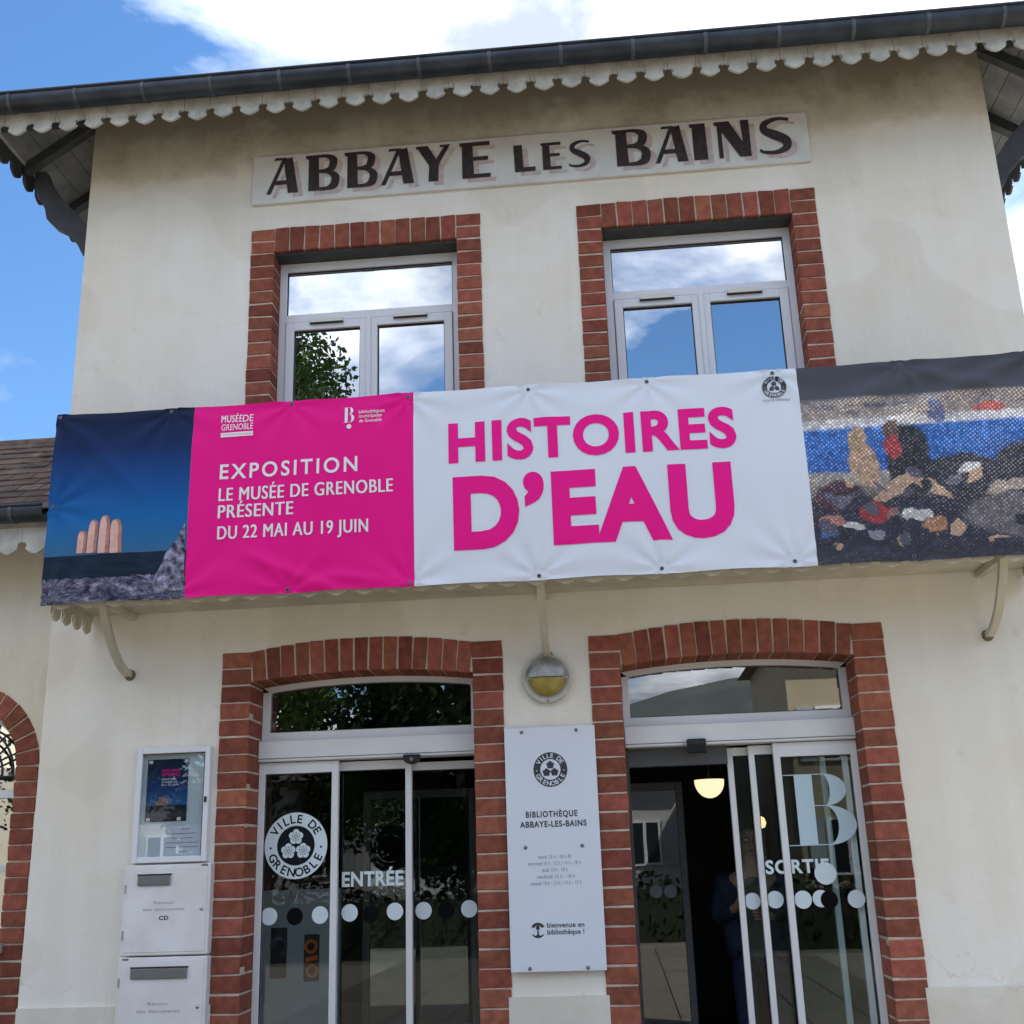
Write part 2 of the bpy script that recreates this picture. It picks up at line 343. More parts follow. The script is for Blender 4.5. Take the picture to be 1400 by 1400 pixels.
def stroke(mb, pts, wd, y, n=14):
    """variable-width brush stroke through points in x,z (Catmull-Rom)"""
    pts = [Vector(q) for q in pts]; L, W = [], []; m = len(pts)
    for i in range(m-1):
        p0, p1, p2, p3 = pts[max(i-1, 0)], pts[i], pts[i+1], pts[min(i+2, m-1)]
        for k in range(n):
            t = k/n; L.append(.5*((2*p1)+(-p0+p2)*t+(2*p0-5*p1+4*p2-p3)*t*t+(-p0+3*p1-3*p2+p3)*t**3)); W.append(wd[i]+(wd[i+1]-wd[i])*t)
    L.append(pts[-1]); W.append(wd[-1]); A, B = [], []
    for i, q in enumerate(L):
        d = (L[min(i+1, len(L)-1)]-L[max(i-1, 0)]); d = d.normalized() if d.length > 0 else Vector((1, 0)); nn = Vector((-d.y, d.x))*W[i]/2
        A.append(tuple(q+nn)); B.append(tuple(q-nn))
    mb.strip(A, B, y)

# ================================================================== setting
gm = mat('forecourt_paving', (0.11, 0.096, 0.072), .9, col2=(0.075, 0.066, 0.05), vscale=1.3, bump=.4, bscale=30)
g = MB().add([(-600, -600, 0), (600, -600, 0), (600, 200, 0), (-600, 200, 0)], [(0, 1, 2, 3)]).build('ground', gm); tag(g, kind='structure')
pm = mat('paving_slab', (0.115, 0.10, 0.078), .85, var=.25, vscale=3, bump=.35, bscale=40, rnd=.12)
path = MB().add([(-6, -12, .004), (6, -12, .004), (6, -.05, .004), (-6, -.05, .004)], [(0, 1, 2, 3)]).build('path', mat('path_joint', (0.17, 0.155, 0.13), .95)); tag(path, kind='structure')
slab = bevel_box_mesh('paving_stone', .59, .59, .03, pm, .006)
for i in range(11):
    for j in range(19):
        place('paving_stone', slab, (-3.0+.6*i, -.4-.6*j, .012), path)
hm = mat('wooded_hill', (0.035, 0.05, 0.045), .95, col2=(0.018, 0.028, 0.028), vscale=.05, bump=.3, bscale=.4)
hb = MB(); na, nr = 120, 6; vv = []
for j in range(nr+1):
    for i in range(na):
        a_ = 2*math.pi*i/na; rr = 360+35*j; x, y = rr*math.sin(a_), -rr*math.cos(a_); t = j/nr
        ridge = 44+11*math.sin(3*a_+1.3)+6*math.sin(7*a_)+3*math.sin(17*a_+2)+26*math.exp(-((a_-.17)/.20)**2)-12*math.exp(-((a_-6.25)/.12)**2)
        vv.append((x, y, -2+ridge*math.sin(min(1, t*1.15)*math.pi/2)+random.uniform(-1, 1)))
hb.add(vv, [(j*na+i, j*na+(i+1) % na, (j+1)*na+(i+1) % na, (j+1)*na+i) for j in range(nr) for i in range(na)])
tag(hb.build('hill', hm, smooth=True), kind='structure')

# ================================================================== main house
W = 3.22; TOPW = 7.06; OV = .56
house = thing('library_building', 'two-storey cream plastered house with red brick door and window surrounds', 'building', (0, 0, 0))
def grid_wall(name, xs, zs, holes, y0, y1, m, parent):
    b = MB(); bmv = {}
    def solid(i, k):
        if i < 0 or k < 0 or i >= len(xs)-1 or k >= len(zs)-1: return False
        cx, cz = (xs[i]+xs[i+1])/2, (zs[k]+zs[k+1])/2
        return not any(h[0] < cx < h[1] and h[2] < cz < h[3] for h in holes)
    for i in range(len(xs)-1):
        for k in range(len(zs)-1):
            if not solid(i, k): continue
            a, c, d, e = xs[i], xs[i+1], zs[k], zs[k+1]
            b.add([(a, y0, d), (c, y0, d), (c, y0, e), (a, y0, e)], [(0, 1, 2, 3)]); b.add([(a, y1, d), (c, y1, d), (c, y1, e), (a, y1, e)], [(3, 2, 1, 0)])
            if not solid(i-1, k): b.add([(a, y0, d), (a, y1, d), (a, y1, e), (a, y0, e)], [(3, 2, 1, 0)])
            if not solid(i+1, k): b.add([(c, y0, d), (c, y1, d), (c, y1, e), (c, y0, e)], [(0, 1, 2, 3)])
            if not solid(i, k-1): b.add([(a, y0, d), (c, y0, d), (c, y1, d), (a, y1, d)], [(3, 2, 1, 0)])
            if not solid(i, k+1): b.add([(a, y0, e), (c, y0, e), (c, y1, e), (a, y1, e)], [(0, 1, 2, 3)])
    return b.build(name, m, parent)
DO, DI, DTOP = 2.061, 0.268, 2.909          # door surrounds: outer edges, top
WO, WI, WTOP, WBOT = 1.983, 0.338, 5.957, 3.95
PL = .838
holes = [(-DO+.02, -DI-.02, -1, DTOP-.02), (DI+.02, DO-.02, -1, DTOP-.02), (-WO+.02, -WI-.02, WBOT, WTOP-.02), (WI+.02, WO-.02, WBOT, WTOP-.02)]
xs = sorted({-W, W, *[h[0] for h in holes], *[h[1] for h in holes]}); zs = [PL, DTOP-.02, WBOT, WTOP-.02, TOPW]
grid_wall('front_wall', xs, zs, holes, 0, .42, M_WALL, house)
for xa_, xb_ in ((-W, -DO+.02), (-DI-.02, DI+.02), (DO-.02, W)): MB().box(xa_, xb_, -.018, .42, 0, PL).build('plinth', M_PLINTH, house)
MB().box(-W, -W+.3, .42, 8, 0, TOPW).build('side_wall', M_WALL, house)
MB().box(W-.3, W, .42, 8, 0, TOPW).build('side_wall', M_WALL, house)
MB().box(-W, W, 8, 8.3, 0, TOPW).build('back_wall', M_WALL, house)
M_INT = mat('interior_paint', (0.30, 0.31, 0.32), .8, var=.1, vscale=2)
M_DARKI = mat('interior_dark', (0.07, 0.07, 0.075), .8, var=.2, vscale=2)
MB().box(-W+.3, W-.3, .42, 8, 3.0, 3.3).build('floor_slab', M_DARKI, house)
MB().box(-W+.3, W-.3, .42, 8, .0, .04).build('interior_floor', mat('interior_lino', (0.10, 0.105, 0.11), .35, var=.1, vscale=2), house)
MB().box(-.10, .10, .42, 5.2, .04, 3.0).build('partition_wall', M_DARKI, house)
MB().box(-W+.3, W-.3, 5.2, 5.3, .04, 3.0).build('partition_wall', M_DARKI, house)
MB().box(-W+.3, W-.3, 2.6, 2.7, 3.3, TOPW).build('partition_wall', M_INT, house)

# --- brick surrounds -------------------------------------------------------
def jamb(parent, x0, x1, ztop, zbot, course, depth):
    z = ztop; k = 0
    while z-course > zbot-course:
        h = min(course, z-zbot)
        if h < .03: break
        me = bevel_box_mesh('brick', x1-x0-.003, depth, h-.0105, M_BRICK, .004, 0, random.randint(1, 9))
        place('brick', me, ((x0+x1)/2+random.uniform(-.002, .002), -.011+depth/2+random.uniform(-.002, .002), z-h/2), parent); z -= h
def window_surround(x0, x1):
    jw, lh, dep = .172, .188, .20
    b = MB().box(x0+.002, x0+jw-.005, -.005, dep, WBOT, WTOP-.002).box(x1-jw+.005, x1-.002, -.005, dep, WBOT, WTOP-.002).box(x0+jw-.005, x1-jw+.005, -.005, dep, WTOP-lh+.006, WTOP-.002)
    s = b.build('window_surround', M_MORTAR, house)
    jamb(s, x0, x0+jw, WTOP, WBOT, .0985, dep); jamb(s, x1-jw, x1, WTOP, WBOT, .0985, dep)
    n = 12; xa, xb = x0+jw, x1-jw; st = (xb-xa)/n
    for i in range(n):
        me = bevel_box_mesh('brick', st-.011, dep, lh, M_BRICK, .004, 0, random.randint(1, 9))
        place('brick', me, (xa+st*(i+.5), -.011+dep/2+random.uniform(-.002, .002), WTOP-lh/2), s)
    MB().box(xa, xb, .018, dep-.05, WTOP-lh-.016, WTOP-lh+.002).build('steel_lintel', M_RAFTER, s)  # dark plate standing in for the shade under the brick lintel
    return xa, xb, WTOP-lh-.016
def arch_z(x, xa, xb, z_spring, rise):
    c = (xa+xb)/2; h = (xb-xa)/2; t = (x-c)/h; return z_spring+rise*(1-t*t)
D_DEP = .27; JW = .192; INS, INR, OUS, OUR = 2.712, .045, 2.905, .062
def door_surround(x0, x1):
    xa, xb = x0+JW, x1-JW
    b = MB().box(x0+.002, xa-.005, -.005, D_DEP, .04, DTOP-.002).box(xb+.005, x1-.002, -.005, D_DEP, .04, DTOP-.002)
    n = 20; lo = [(xa-.005+(xb-xa+.01)*i/n, arch_z(xa+(xb-xa)*i/n, xa, xb, INS, INR)+.006) for i in range(n+1)]
    hi = [(x, arch_z(x, xa, xb, OUS, OUR)-.004) for x, _ in lo]
    b.prism(lo+hi[::-1], -.005, D_DEP)
    s = b.build('door_surround', M_MORTAR, house)
    jamb(s, x0, xa, DTOP, .04, .1065, D_DEP); jamb(s, xb, x1, DTOP, .04, .1065, D_DEP)
    nb = 15; st = (xb-xa)/nb
    for i in range(nb):
        x = xa+st*(i+.5); za = arch_z(x, xa, xb, INS, INR); zb = arch_z(x, xa, xb, OUS, OUR)
        t = (x-(xa+xb)/2)/((xb-xa)/2); a = t*.105
        me = bevel_box_mesh('brick', st-.010, D_DEP, zb-za, M_BRICK, .004, 0, random.randint(1, 9))
        place('brick', me, (x, -.011+D_DEP/2+random.uniform(-.002, .002), (za+zb)/2), s, (0, a, 0))
    return xa, xb
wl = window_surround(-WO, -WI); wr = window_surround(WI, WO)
dl = door_surround(-DO, -DI); dr = door_surround(DI, DO)

# --- upper windows ------------------------------------------------------------
def upper_window(xa, xb, zt):
    y0, y1 = .15, .20; fwid = .052; zb = WBOT; zr0, zr1 = 5.285, 5.345; xm = (xa+xb)/2
    f = MB().box(xa, xa+fwid, y0, y1, zb, zt).box(xb-fwid, xb, y0, y1, zb, zt).box(xa+fwid, xb-fwid, y0, y1, zt-.065, zt).box(xa+fwid, xb-fwid, y0, y1, zr0, zr1)
    f.box(xa+fwid, xb-fwid, y0, y1, zb, zb+.06)
    win = f.build('window', M_ALUW, house, bevel=.003)
    g_ = MB().box(xa+fwid, xb-fwid, .176, .182, zr1, zt-.065).build('pane', G_WIN, win)
    s = MB()
    for a, b in ((xa+fwid, xb-fwid),):
        for z in (zr1, zt-.071): s.box(a, b, .168, .175, z, z+.006)
        for x in (a, b-.006): s.box(x, x+.006, .168, .175, zr1+.006, zt-.071)
    s.build('seal', M_RUBBER, win)
    for a, b, sd in ((xa+fwid+.004, xm-.004, 0), (xm+.004, xb-fwid-.004, 1)):
        w1 = .058; z1 = zr0-.006; z0 = zb+.07
        lf = MB().box(a, a+w1, .138, .19, z0, z1).box(b-w1, b, .138, .19, z0, z1).box(a+w1, b-w1, .138, .19, z1-.062, z1).box(a+w1, b-w1, .138, .19, z0, z0+.07)
        lf.build('sash', M_ALUW, win, bevel=.003)
        MB().box(a+w1, b-w1, .170, .176, z0+.07, z1-.062).build('pane', G_WIN, win)
        s = MB()
        for z in (z0+.07, z1-.068): s.box(a+w1, b-w1, .158, .166, z, z+.006)
        for x in (a+w1, b-w1-.006): s.box(x, x+.006, .158, .166, z0+.076, z1-.068)
        s.build('seal', M_RUBBER, win)
        c = (a+b)/2; vt = MB().box(c-.115, c+.115, .120, .137, z1-.018, z1+.010).build('trickle_vent', mat('vent_cream', (.62, .62, .56), .5), win, bevel=.002)
        MB().box(c-.12, c+.12, .116, .137, z1-.026, z1-.019).build('trickle_vent', M_RUBBER, win)
    MB().box(xm-.017, xm+.017, .128, .1375, zb+.07, zr0-.006).build('mullion', M_ALUW, win, bevel=.003)
    # reveal lining so nothing shows past the frame
    MB().box(xa, xb, .205, .42, zb-.05, zb).build('sill', M_ALUW, win)
upper_window(*wl); upper_window(*wr)

# --- sliding doors ------------------------------------------------------------
YD = .285
def arch_poly(xa, xb, zs_, rise, n=18): return [(xa+(xb-xa)*i/n, arch_z(xa+(xb-xa)*i/n, xa, xb, zs_, rise)) for i in range(n+1)]
def door_common(name, xa, xb):
    zt0 = 2.366
    f = MB()
    # curved transom frame
    o_ = arch_poly(xa, xb, INS, INR); i_ = [(max(xa+.045, min(xb-.045, x)), z-.034) for x, z in o_]
    f.prism(i_+o_[::-1], YD-.03, YD+.03)
    f.box(xa, xa+.045, YD-.0295, YD+.03, zt0, INS-.03).box(xb-.045, xb, YD-.0295, YD+.03, zt0, INS-.03)
    f.box(xa, xb, YD-.035, YD+.03, zt0, zt0+.055)
    d = f.build(name, M_ALU, house, bevel=.002)
    p = [(xa+.045, zt0+.055), (xb-.045, zt0+.055)] + [(max(xa+.045, min(xb-.045, x)), z-.034) for x, z in o_[::-1]]
    MB().prism(p, YD+.0, YD+.006).build('pane', G_TRANS, d)
    sm = MB().box(xa+.045, xb-.045, YD-.012, YD-.001, zt0+.055, zt0+.061).build('seal', M_RUBBER, d)
    block('header_box', xa, xb, YD-.10, YD+.06, 2.232, 2.363, M_ALU, d, .006)
    MB().box(xa, xb, YD-.104, YD-.1005, 2.2495, 2.2525).build('seal', M_RUBBER, d)
    return d
def leaf(d, x0, x1, y, ztop, m=M_ALU, st=.045, top=.05, glass=G_DOOR, zb=.05, left=True, right=True, name='door_leaf'):
    f = MB()
    if left: f.box(x0, x0+st, y-.02, y+.02, zb, ztop)
    if right: f.box(x1-st, x1, y-.02, y+.02, zb, ztop)
    a = x0+(st if left else 0); b = x1-(st if right else 0)
    f.box(a, b, y-.0195, y+.0195, ztop-top, ztop).box(a, b, y-.0195, y+.0195, zb, zb+.09)
    f.build(name, m, d, bevel=.002)
    MB().box(a, b, y-.003, y+.003, zb+.09, ztop-top).build('pane', glass, d)
    s = MB().box(a, b, y-.012, y-.0035, ztop-top-.006, ztop-top)
    if left: s.box(a, a+.005, y-.012, y-.0035, zb+.09, ztop-top-.006)
    s.build('seal', M_RUBBER, d)
px = lambda p, y=1200, Y=YD: P(p, y, Y).x
dL = door_common('entrance_door', *dl)
xa, xb = dl
SA0, SA1, SB0, SB1 = px(455), px(464), px(554.5), px(563.5)
leaf(dL, xa, SA1, YD-.045, 2.228, st=.042, top=.07)
leaf(dL, SA0+.004, SB1, YD+.015, 2.222, st=.040, top=.055, left=False)
leaf(dL, SB1-.004, xb, YD+.06, 2.205, st=.036, top=.05, left=False, right=False)
dR = door_common('exit_door', *dr)
xa2, xb2 = dr
q1, q2, q3 = px(1008.5), px(1038), px(1071.5)
leaf(dR, q3, xb2, YD-.045, 2.228, st=.040, top=.085)
leaf(dR, q2, q2+.60, YD+.01, 2.222, st=.036, top=.055)
leaf(dR, q1, q1+.60, YD+.06, 2.218, st=.036, top=.05)
MB().box(xa2, xa2+.02, YD-.04, YD+.09, .04, 2.23).build('door_post', M_RAFTER, dR)
MB().box(xa2+.02, q1, YD-.0, YD+.10, 2.12, 2.2305).build('door_track', mat('track_grey', (.07, .075, .08), .5), dR)

# --- door stickers ----------------------------------------------------------------
def sticker_y(y): return y-.0042
YF = sticker_y(YD-.045); YM = sticker_y(YD+.015); YB = sticker_y(YD+.06)
def dot(d, p, q, r_px, Y, m):
    c = P(p, q, Y); r = abs(P(p+r_px, q, Y).x-c.x)
    MB().disc(c.x, c.z, r, Y, 32).build('dot', m, d)
for p, q, k, Y in ((368, 1253, 0, YF), (403, 1253, 1, YF), (437.5, 1251, 0, YF), (478, 1248, 0, YM), (507, 1250, 1, YM), (540, 1246, 0, YM), (579, 1245, 0, YB), (610, 1245, 1, YB), (641.5, 1242.5, 0, YB)):
    dot(dL, p, q, 11.2, Y, M_DECALK if k else M_DECALW)
YF2 = YF; YM2 = sticker_y(YD+.01); YB2 = sticker_y(YD+.06)
for p, q, r, k, Y in ((1029, 1232, 11, 0, YB2), (1060, 1230, 11.5, 0, YM2), (1098, 1230, 12, 0, YF2), (1122.5, 1228.5, 11.5, 0, YF2), (1134, 1230, 12, 1, YF2-.0012), (1171, 1229, 12, 0, YF2), (1128.5, 1194, 15, 0, YF2-.0018)):
    dot(dR, p, q, r, Y, M_DECALK if k else M_DECALW)
def word(d, body, p0, q0, p1, q1_, hpx, Y, m, bold=.03, sp=1.08, **k):
    a, b = P(p0, q0, Y), P(p1, q1_, Y); h = P(p0, q0-hpx, Y).z-a.z; z = (a.z+b.z)/2
    return lettering(body, m, d, a.x, b.x, z, z+h, Y, bold, sp, **k)
word(dL, 'ENTRÉE', 467.5, 1213, 551.5, 1210, 20.5, YM, M_DECALW, .03, 1.05)
word(dR, 'SORTIE', 1047.5, 1195, 1135, 1193, 19, YF2, M_DECALW, .03, 1.12)
def emblem(parent, cx, cz, R, y, m_light, m_dark, neg=False, lod=True, fn=None, cut=0):
    """round town seal: lettered ring round three roses"""
    a, b = (m_light, m_dark) if not neg else (m_dark, m_light)
    r_in = R*.60
    MB().ring(cx, cz, r_in, R, y, 48).build('emblem_ring', a, parent, fn=fn, cut=cut)
    MB().disc(cx, cz, r_in*.97, y-.0002, 40).build('emblem_centre', b, parent, fn=fn, cut=cut)
    s = R*.36
    for body, am, inw, st in (('VILLE DE', math.pi/2, False, .285), ('GRENOBLE', -math.pi/2, True, .315)):
        t = MB(); arc_text(body, t, cx, cz, R*.80, s, y-.0012, am, inw, .02, st); t.build('lettering', b, parent, fn=fn, cut=cut)
    for sg in (-1, 1): MB().disc(cx+sg*R*.80, cz-.06*R, R*.035, y-.0013, 10).build('emblem_point', b, parent, fn=fn, cut=cut)
    pos = [(0, .26), (-.235, -.16), (.235, -.16)]
    for u, v in pos: fl = MB(); flower(fl, cx+u*R, cz+v*R, R*.235, y-.0014); fl.build('rose', a, parent, fn=fn, cut=cut)
    if lod:
        for u, v in pos:
            k = MB()
            for i in range(5):
                an = math.pi/2+2*math.pi*i/5; k.disc(cx+u*R+.115*R*math.cos(an), cz+v*R+.115*R*math.sin(an), R*.022, y-.002, 8)
                an += math.pi/5; k.add([(cx+u*R+R*(.07*math.cos(an)-.006*math.sin(an)), y-.0021, cz+v*R+R*(.07*math.sin(an)+.006*math.cos(an))), (cx+u*R+R*(.19*math.cos(an)-.006*math.sin(an)), y-.0021, cz+v*R+R*(.19*math.sin(an)+.006*math.cos(an))),
                                    (cx+u*R+R*(.19*math.cos(an)+.006*math.sin(an)), y-.0021, cz+v*R+R*(.19*math.sin(an)-.006*math.cos(an))), (cx+u*R+R*(.07*math.cos(an)+.006*math.sin(an)), y-.0021, cz+v*R+R*(.07*math.sin(an)-.006*math.cos(an)))], [(0, 1, 2, 3)])
            k.ring(cx+u*R, cz+v*R, R*.035, R*.055, y-.0022, 12)
            k.build('rose_line', b, parent, fn=fn, cut=cut)
c = P(404.5, 1156, YF); emblem(dL, c.x, c.z, abs(P(447.5, 1156, YF).x-c.x), YF, M_DECALW, mat('emblem_dark', (.008, .014, .02), .7, spec=.1))
def didone_B(parent, x0, x1, z0, z1, y, m, fn=None):
    """tall letter B: heavy stem, hairline serifs, crescent bowls"""
    w_, h = x1-x0, z1-z0; X = lambda u: x0+u*w_; Z = lambda v: z0+v*h; b = MB()
    b.flat([(X(.16), Z(0)), (X(.42), Z(0)), (X(.42), Z(1)), (X(.16), Z(1))], y)
    for v in (0, .988): b.flat([(X(0), Z(v)), (X(.60), Z(v)), (X(.60), Z(v+.012)), (X(0), Z(v+.012))], y-.0004)
    b.flat([(X(.42), Z(.545)), (X(.62), Z(.545)), (X(.62), Z(.557)), (X(.42), Z(.557))], y-.0004)
    for (cz_, rz, xo, xi) in ((.773, .227, .90, .66), (.2755, .2755, 1.0, .74)):
        A, B2 = [], []
        for i in range(25):
            a = -math.pi/2+math.pi*i/24
            A.append((X(.58+(xo-.58)*math.cos(a)), Z(cz_+rz*math.sin(a)))); B2.append((X(.58+(xi-.58)*math.cos(a)), Z(cz_+(rz-.012)*math.sin(a))))
        b.strip(A, B2, y-.0008)
    return b.build('letter_mark', m, parent, fn=fn)
a, b_ = P(1077, 1157, YF2), P(1168, 1056, YF2); didone_B(dR, a.x+.01, b_.x-.02, a.z, b_.z, YF2-.0003, M_DECAL)

# --- eaves: boards, rafters, valance, gutter, roof ----------------------------------
TIPZ = (P(0, 186, -OV).z+P(1400, 66, -OV).z)/2; GB = (P(0, 151, -OV-.09).z+P(1400, 46, -OV-.09).z)/2; GT = (P(0, 124, -OV-.17).z+P(1400, 4, -OV-.17).z)/2
VZ = TIPZ+.185; ZE, ZT = VZ-.02, 7.045; print('EAVE', TIPZ, GB, GT)
eaves = MB().box(-W-OV+.03, W+OV-.03, -OV+.02, -OV+.045, VZ-.025, VZ+.10).box(-W-OV+.02, -W-OV+.045, -OV+.046, 8.4, VZ-.025, VZ+.10).box(W+OV-.045, W+OV-.02, -OV+.046, 8.4, VZ-.025, VZ+.10).build('eaves', M_TRIM, house)
nb = 4
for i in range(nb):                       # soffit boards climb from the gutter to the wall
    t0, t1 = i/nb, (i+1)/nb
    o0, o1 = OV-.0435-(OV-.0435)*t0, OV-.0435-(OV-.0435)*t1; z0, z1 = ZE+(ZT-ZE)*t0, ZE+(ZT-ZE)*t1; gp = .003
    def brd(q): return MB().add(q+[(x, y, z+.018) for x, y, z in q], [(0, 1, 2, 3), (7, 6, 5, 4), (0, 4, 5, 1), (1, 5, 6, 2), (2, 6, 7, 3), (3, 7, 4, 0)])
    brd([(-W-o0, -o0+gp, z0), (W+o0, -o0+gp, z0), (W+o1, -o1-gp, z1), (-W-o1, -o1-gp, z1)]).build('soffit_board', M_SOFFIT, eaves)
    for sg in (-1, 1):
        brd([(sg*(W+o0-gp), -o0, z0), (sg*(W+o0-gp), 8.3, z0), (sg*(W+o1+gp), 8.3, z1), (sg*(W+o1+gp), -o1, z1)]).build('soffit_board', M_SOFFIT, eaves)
for sg in (-1, 1):
    for k in range(8):
        y = -.02+.62*k
        xo, xi = sg*(W+OV-.05), sg*(W-.02)
        MB().add([(xo, y, ZE-.09), (xi, y, ZT-.09), (xi, y, ZT-.004), (xo, y, ZE-.004), (xo, y+.07, ZE-.09), (xi, y+.07, ZT-.09), (xi, y+.07, ZT-.004), (xo, y+.07, ZE-.004)],
                 [(0, 1, 2, 3), (7, 6, 5, 4), (0, 4, 5, 1), (1, 5, 6, 2), (2, 6, 7, 3), (3, 7, 4, 0)]).build('rafter', M_RAFTER, eaves)
    # hip rafter at the corner
    MB().tube([(sg*(W+OV-.06), -OV+.06, ZE-.045), (sg*(W-.0), -.0, ZT-.045)], .045, 4).build('rafter', M_RAFTER, eaves)
    for k in range(3):                    # carved struts that prop the side eaves
        y = .10+1.86*k; X = lambda u: sg*(W+u)
        pts = [(X(0), 6.02), (X(.05), 6.02), (X(.09), 6.13), (X(.17), 6.24), (X(.24), 6.28), (X(.30), 6.36), (X(.31), 6.45), (X(.36), 6.53), (X(.40), 6.66), (X(.40), 6.77), (X(.33), 6.77), (X(.30), 6.66), (X(.25), 6.56), (X(.17), 6.46), (X(.10), 6.36), (X(.05), 6.26), (X(.0), 6.20)]
        pts = [(sg*(W+(abs(u)-W)*1.25), v-.10) for u, v in pts]; MB().prism(pts, y, y+.075).build('strut', M_RAFTER, eaves, bevel=.006)
TW = .184
def valance_mesh(name, w_, top, slot, tip, m, th=.018):
    h = w_/2-.0015; s = .035
    r = [(h, 0), (h, -top), (h-.020, -top-.003), (h-s, -top-.014), (h-s, -top-.031), (h-s+.010, -top-.043), (h-s+.008, -top-.049), (h*.30, -tip+.008), (0, -tip)]
    pts = r+[(-x, z) for x, z in r[-2::-1]]
    b = MB().prism(pts[::-1], -th/2, th/2); bm = bmesh.new(); V = [bm.verts.new(q) for q in b.v]
    for f in b.f: bm.faces.new([V[i] for i in f])
    bmesh.ops.triangulate(bm, faces=bm.faces[:]); bmesh.ops.recalc_face_normals(bm, faces=bm.faces[:])
    me = bpy.data.meshes.new(name); bm.to_mesh(me); bm.free(); me.materials.append(m); return me
VM = valance_mesh('valance_board', TW, .098, .130, .180, M_TRIM); VMS = valance_mesh('valance_board', TW, .098, .130, .180, M_RAFTER)
n = int(2*(W+OV)/TW)
for i in range(n+1):
    x = -W-OV+TW*(i+.5)
    if x < W+OV: place('valance_board', VM, (x, -OV+.009, VZ+random.uniform(-.003, .003)), eaves, (random.uniform(-.02, .02), random.uniform(-.006, .006), 0))
for sg in (-1, 1):
    for i in range(14):
        place('valance_board', VMS, (sg*(W+OV-.009), -OV+.03+TW*(i+.5), VZ), eaves, (0, 0, math.pi/2))
def gutter(name, x0, x1, y, zt, r, m, parent, straps, end=True):
    g_ = MB(); prof = [(y+r*math.cos(a), zt-r*.35+r*math.sin(a)) for a in [math.pi*1.0-math.pi*.12+ (math.pi*1.24)*i/14 for i in range(15)]]
    inn = [(y+(r-.004)*math.cos(a), zt-r*.35+(r-.004)*math.sin(a)) for a in [math.pi*1.0-math.pi*.12+(math.pi*1.24)*i/14 for i in range(15)]]
    g_.prismx(prof+inn[::-1], x0, x1)
    g_.tube([(x0, prof[0][0]-.004, prof[0][1]), (x1, prof[0][0]-.004, prof[0][1])], .011, 8)
    o = g_.build(name, m, parent); auto_smooth(o, 35)
    for x in straps:
        s_ = MB(); po = [(y+(r+.004)*math.cos(a), zt-r*.35+(r+.004)*math.sin(a)) for a in [math.pi*.90+(math.pi*1.15)*i/12 for i in range(13)]]
        s_.prismx(po+[(a, b) for a, b in prof[::-1]], x-.012, x+.012); s_.build('gutter_strap', M_ZINC2, o)
    return o
gutter('gutter', -W-OV-.16, W+OV+.16, -OV-.085, GT, (GT-GB)/1.35*.76, M_ZINC, house, [-3.5+.475*k for k in range(16)])
hipx = W+OV+.02; ry = 2.6
rf = MB()
for dz in (0, .03): rf.add([(-hipx, -OV-.05, GT+dz), (hipx, -OV-.05, GT+dz), (hipx, 8.75, GT+dz), (-hipx, 8.75, GT+dz), (-.3, 3.5, 9.25+dz), (.3, 4.7, 9.25+dz)], [(0, 1, 5, 4), (1, 2, 5), (2, 3, 4, 5), (3, 0, 4)])
rf.build('roof', M_TILE, house)

# --- canopy over the doors ----------------------------------------------------------
CX = 2.95; CY = .60; CZ = 3.192
can = MB().add([(-CX, -CY, 3.40), (CX, -CY, 3.40), (CX, -.001, 3.72), (-CX, -.001, 3.72), (-CX, -CY, 3.375), (CX, -CY, 3.375), (CX, -.001, 3.695), (-CX, -.001, 3.695)],
               [(0, 1, 2, 3), (7, 6, 5, 4), (0, 4, 5, 1), (1, 5, 6, 2), (2, 6, 7, 3), (3, 7, 4, 0)]).build('canopy', M_ZINC, house)
for i in range(5):
    d_ = (CY-.02)/5; block('soffit_board', -CX+.02, CX-.02, -CY+.02+d_*i+.002, -CY+.02+d_*(i+1)-.002-(.003 if i == 4 else 0), CZ, CZ+.02, M_CANOPY, can, .003)
MB().box(-CX+.02, CX-.02, -CY+.003, -CY+.018, 3.215, 3.37).build('fascia', M_TRIM, can)
CW = .168; VM2 = valance_mesh('valance_board', CW, .145, .165, .215, M_CANOPY, .016)
for i in range(int(2*CX/CW)):
    place('valance_board', VM2, (-CX+CW*(i+.55), -CY-.006, 3.318), can, (0, random.uniform(-.012, .012), 0))
for sg in (-1, 1):
    for i in range(4):
        place('valance_board', VM2, (sg*(CX-.008), -CY+.03+.14*(i+.5), 3.335), can, (0, 0, math.pi/2)).scale = (.83, 1, 1.28)
for x in (-2.665, .012, 2.675):
    path_ = [(-.012, 2.795), (-.05, 2.797), (-.11, 2.812), (-.18, 2.845), (-.25, 2.895), (-.32, 2.96), (-.38, 3.03), (-.44, 3.11), (-.485, 3.188)]
    th = .016; A, B2 = [], []
    for i, (y, z) in enumerate(path_):
        p0, p1 = path_[max(i-1, 0)], path_[min(i+1, len(path_)-1)]; l = math.hypot(p1[0]-p0[0], p1[1]-p0[1]); ny, nz = -(p1[1]-p0[1])/l, (p1[0]-p0[0])/l
        A.append((y+ny*th, z+nz*th)); B2.append((y-ny*th, z-nz*th))
    bk = MB().prismx(A+B2[::-1], x-.023, x+.023).build('bracket', M_CANOPY, can, bevel=.003)
    MB().lathe([(0, -.034), (.022, -.034), (.034, -.014), (.036, 0)], (x, 0, 2.795), 'y', 16).build('bracket_foot', mat('foot_rust', (.16, .13, .10), .8), can)
    MB().box(x-.02, x+.02, -CY+.03, -.002, 3.150, 3.1915).build('bracket_arm', M_CANOPY, can, bevel=.003)

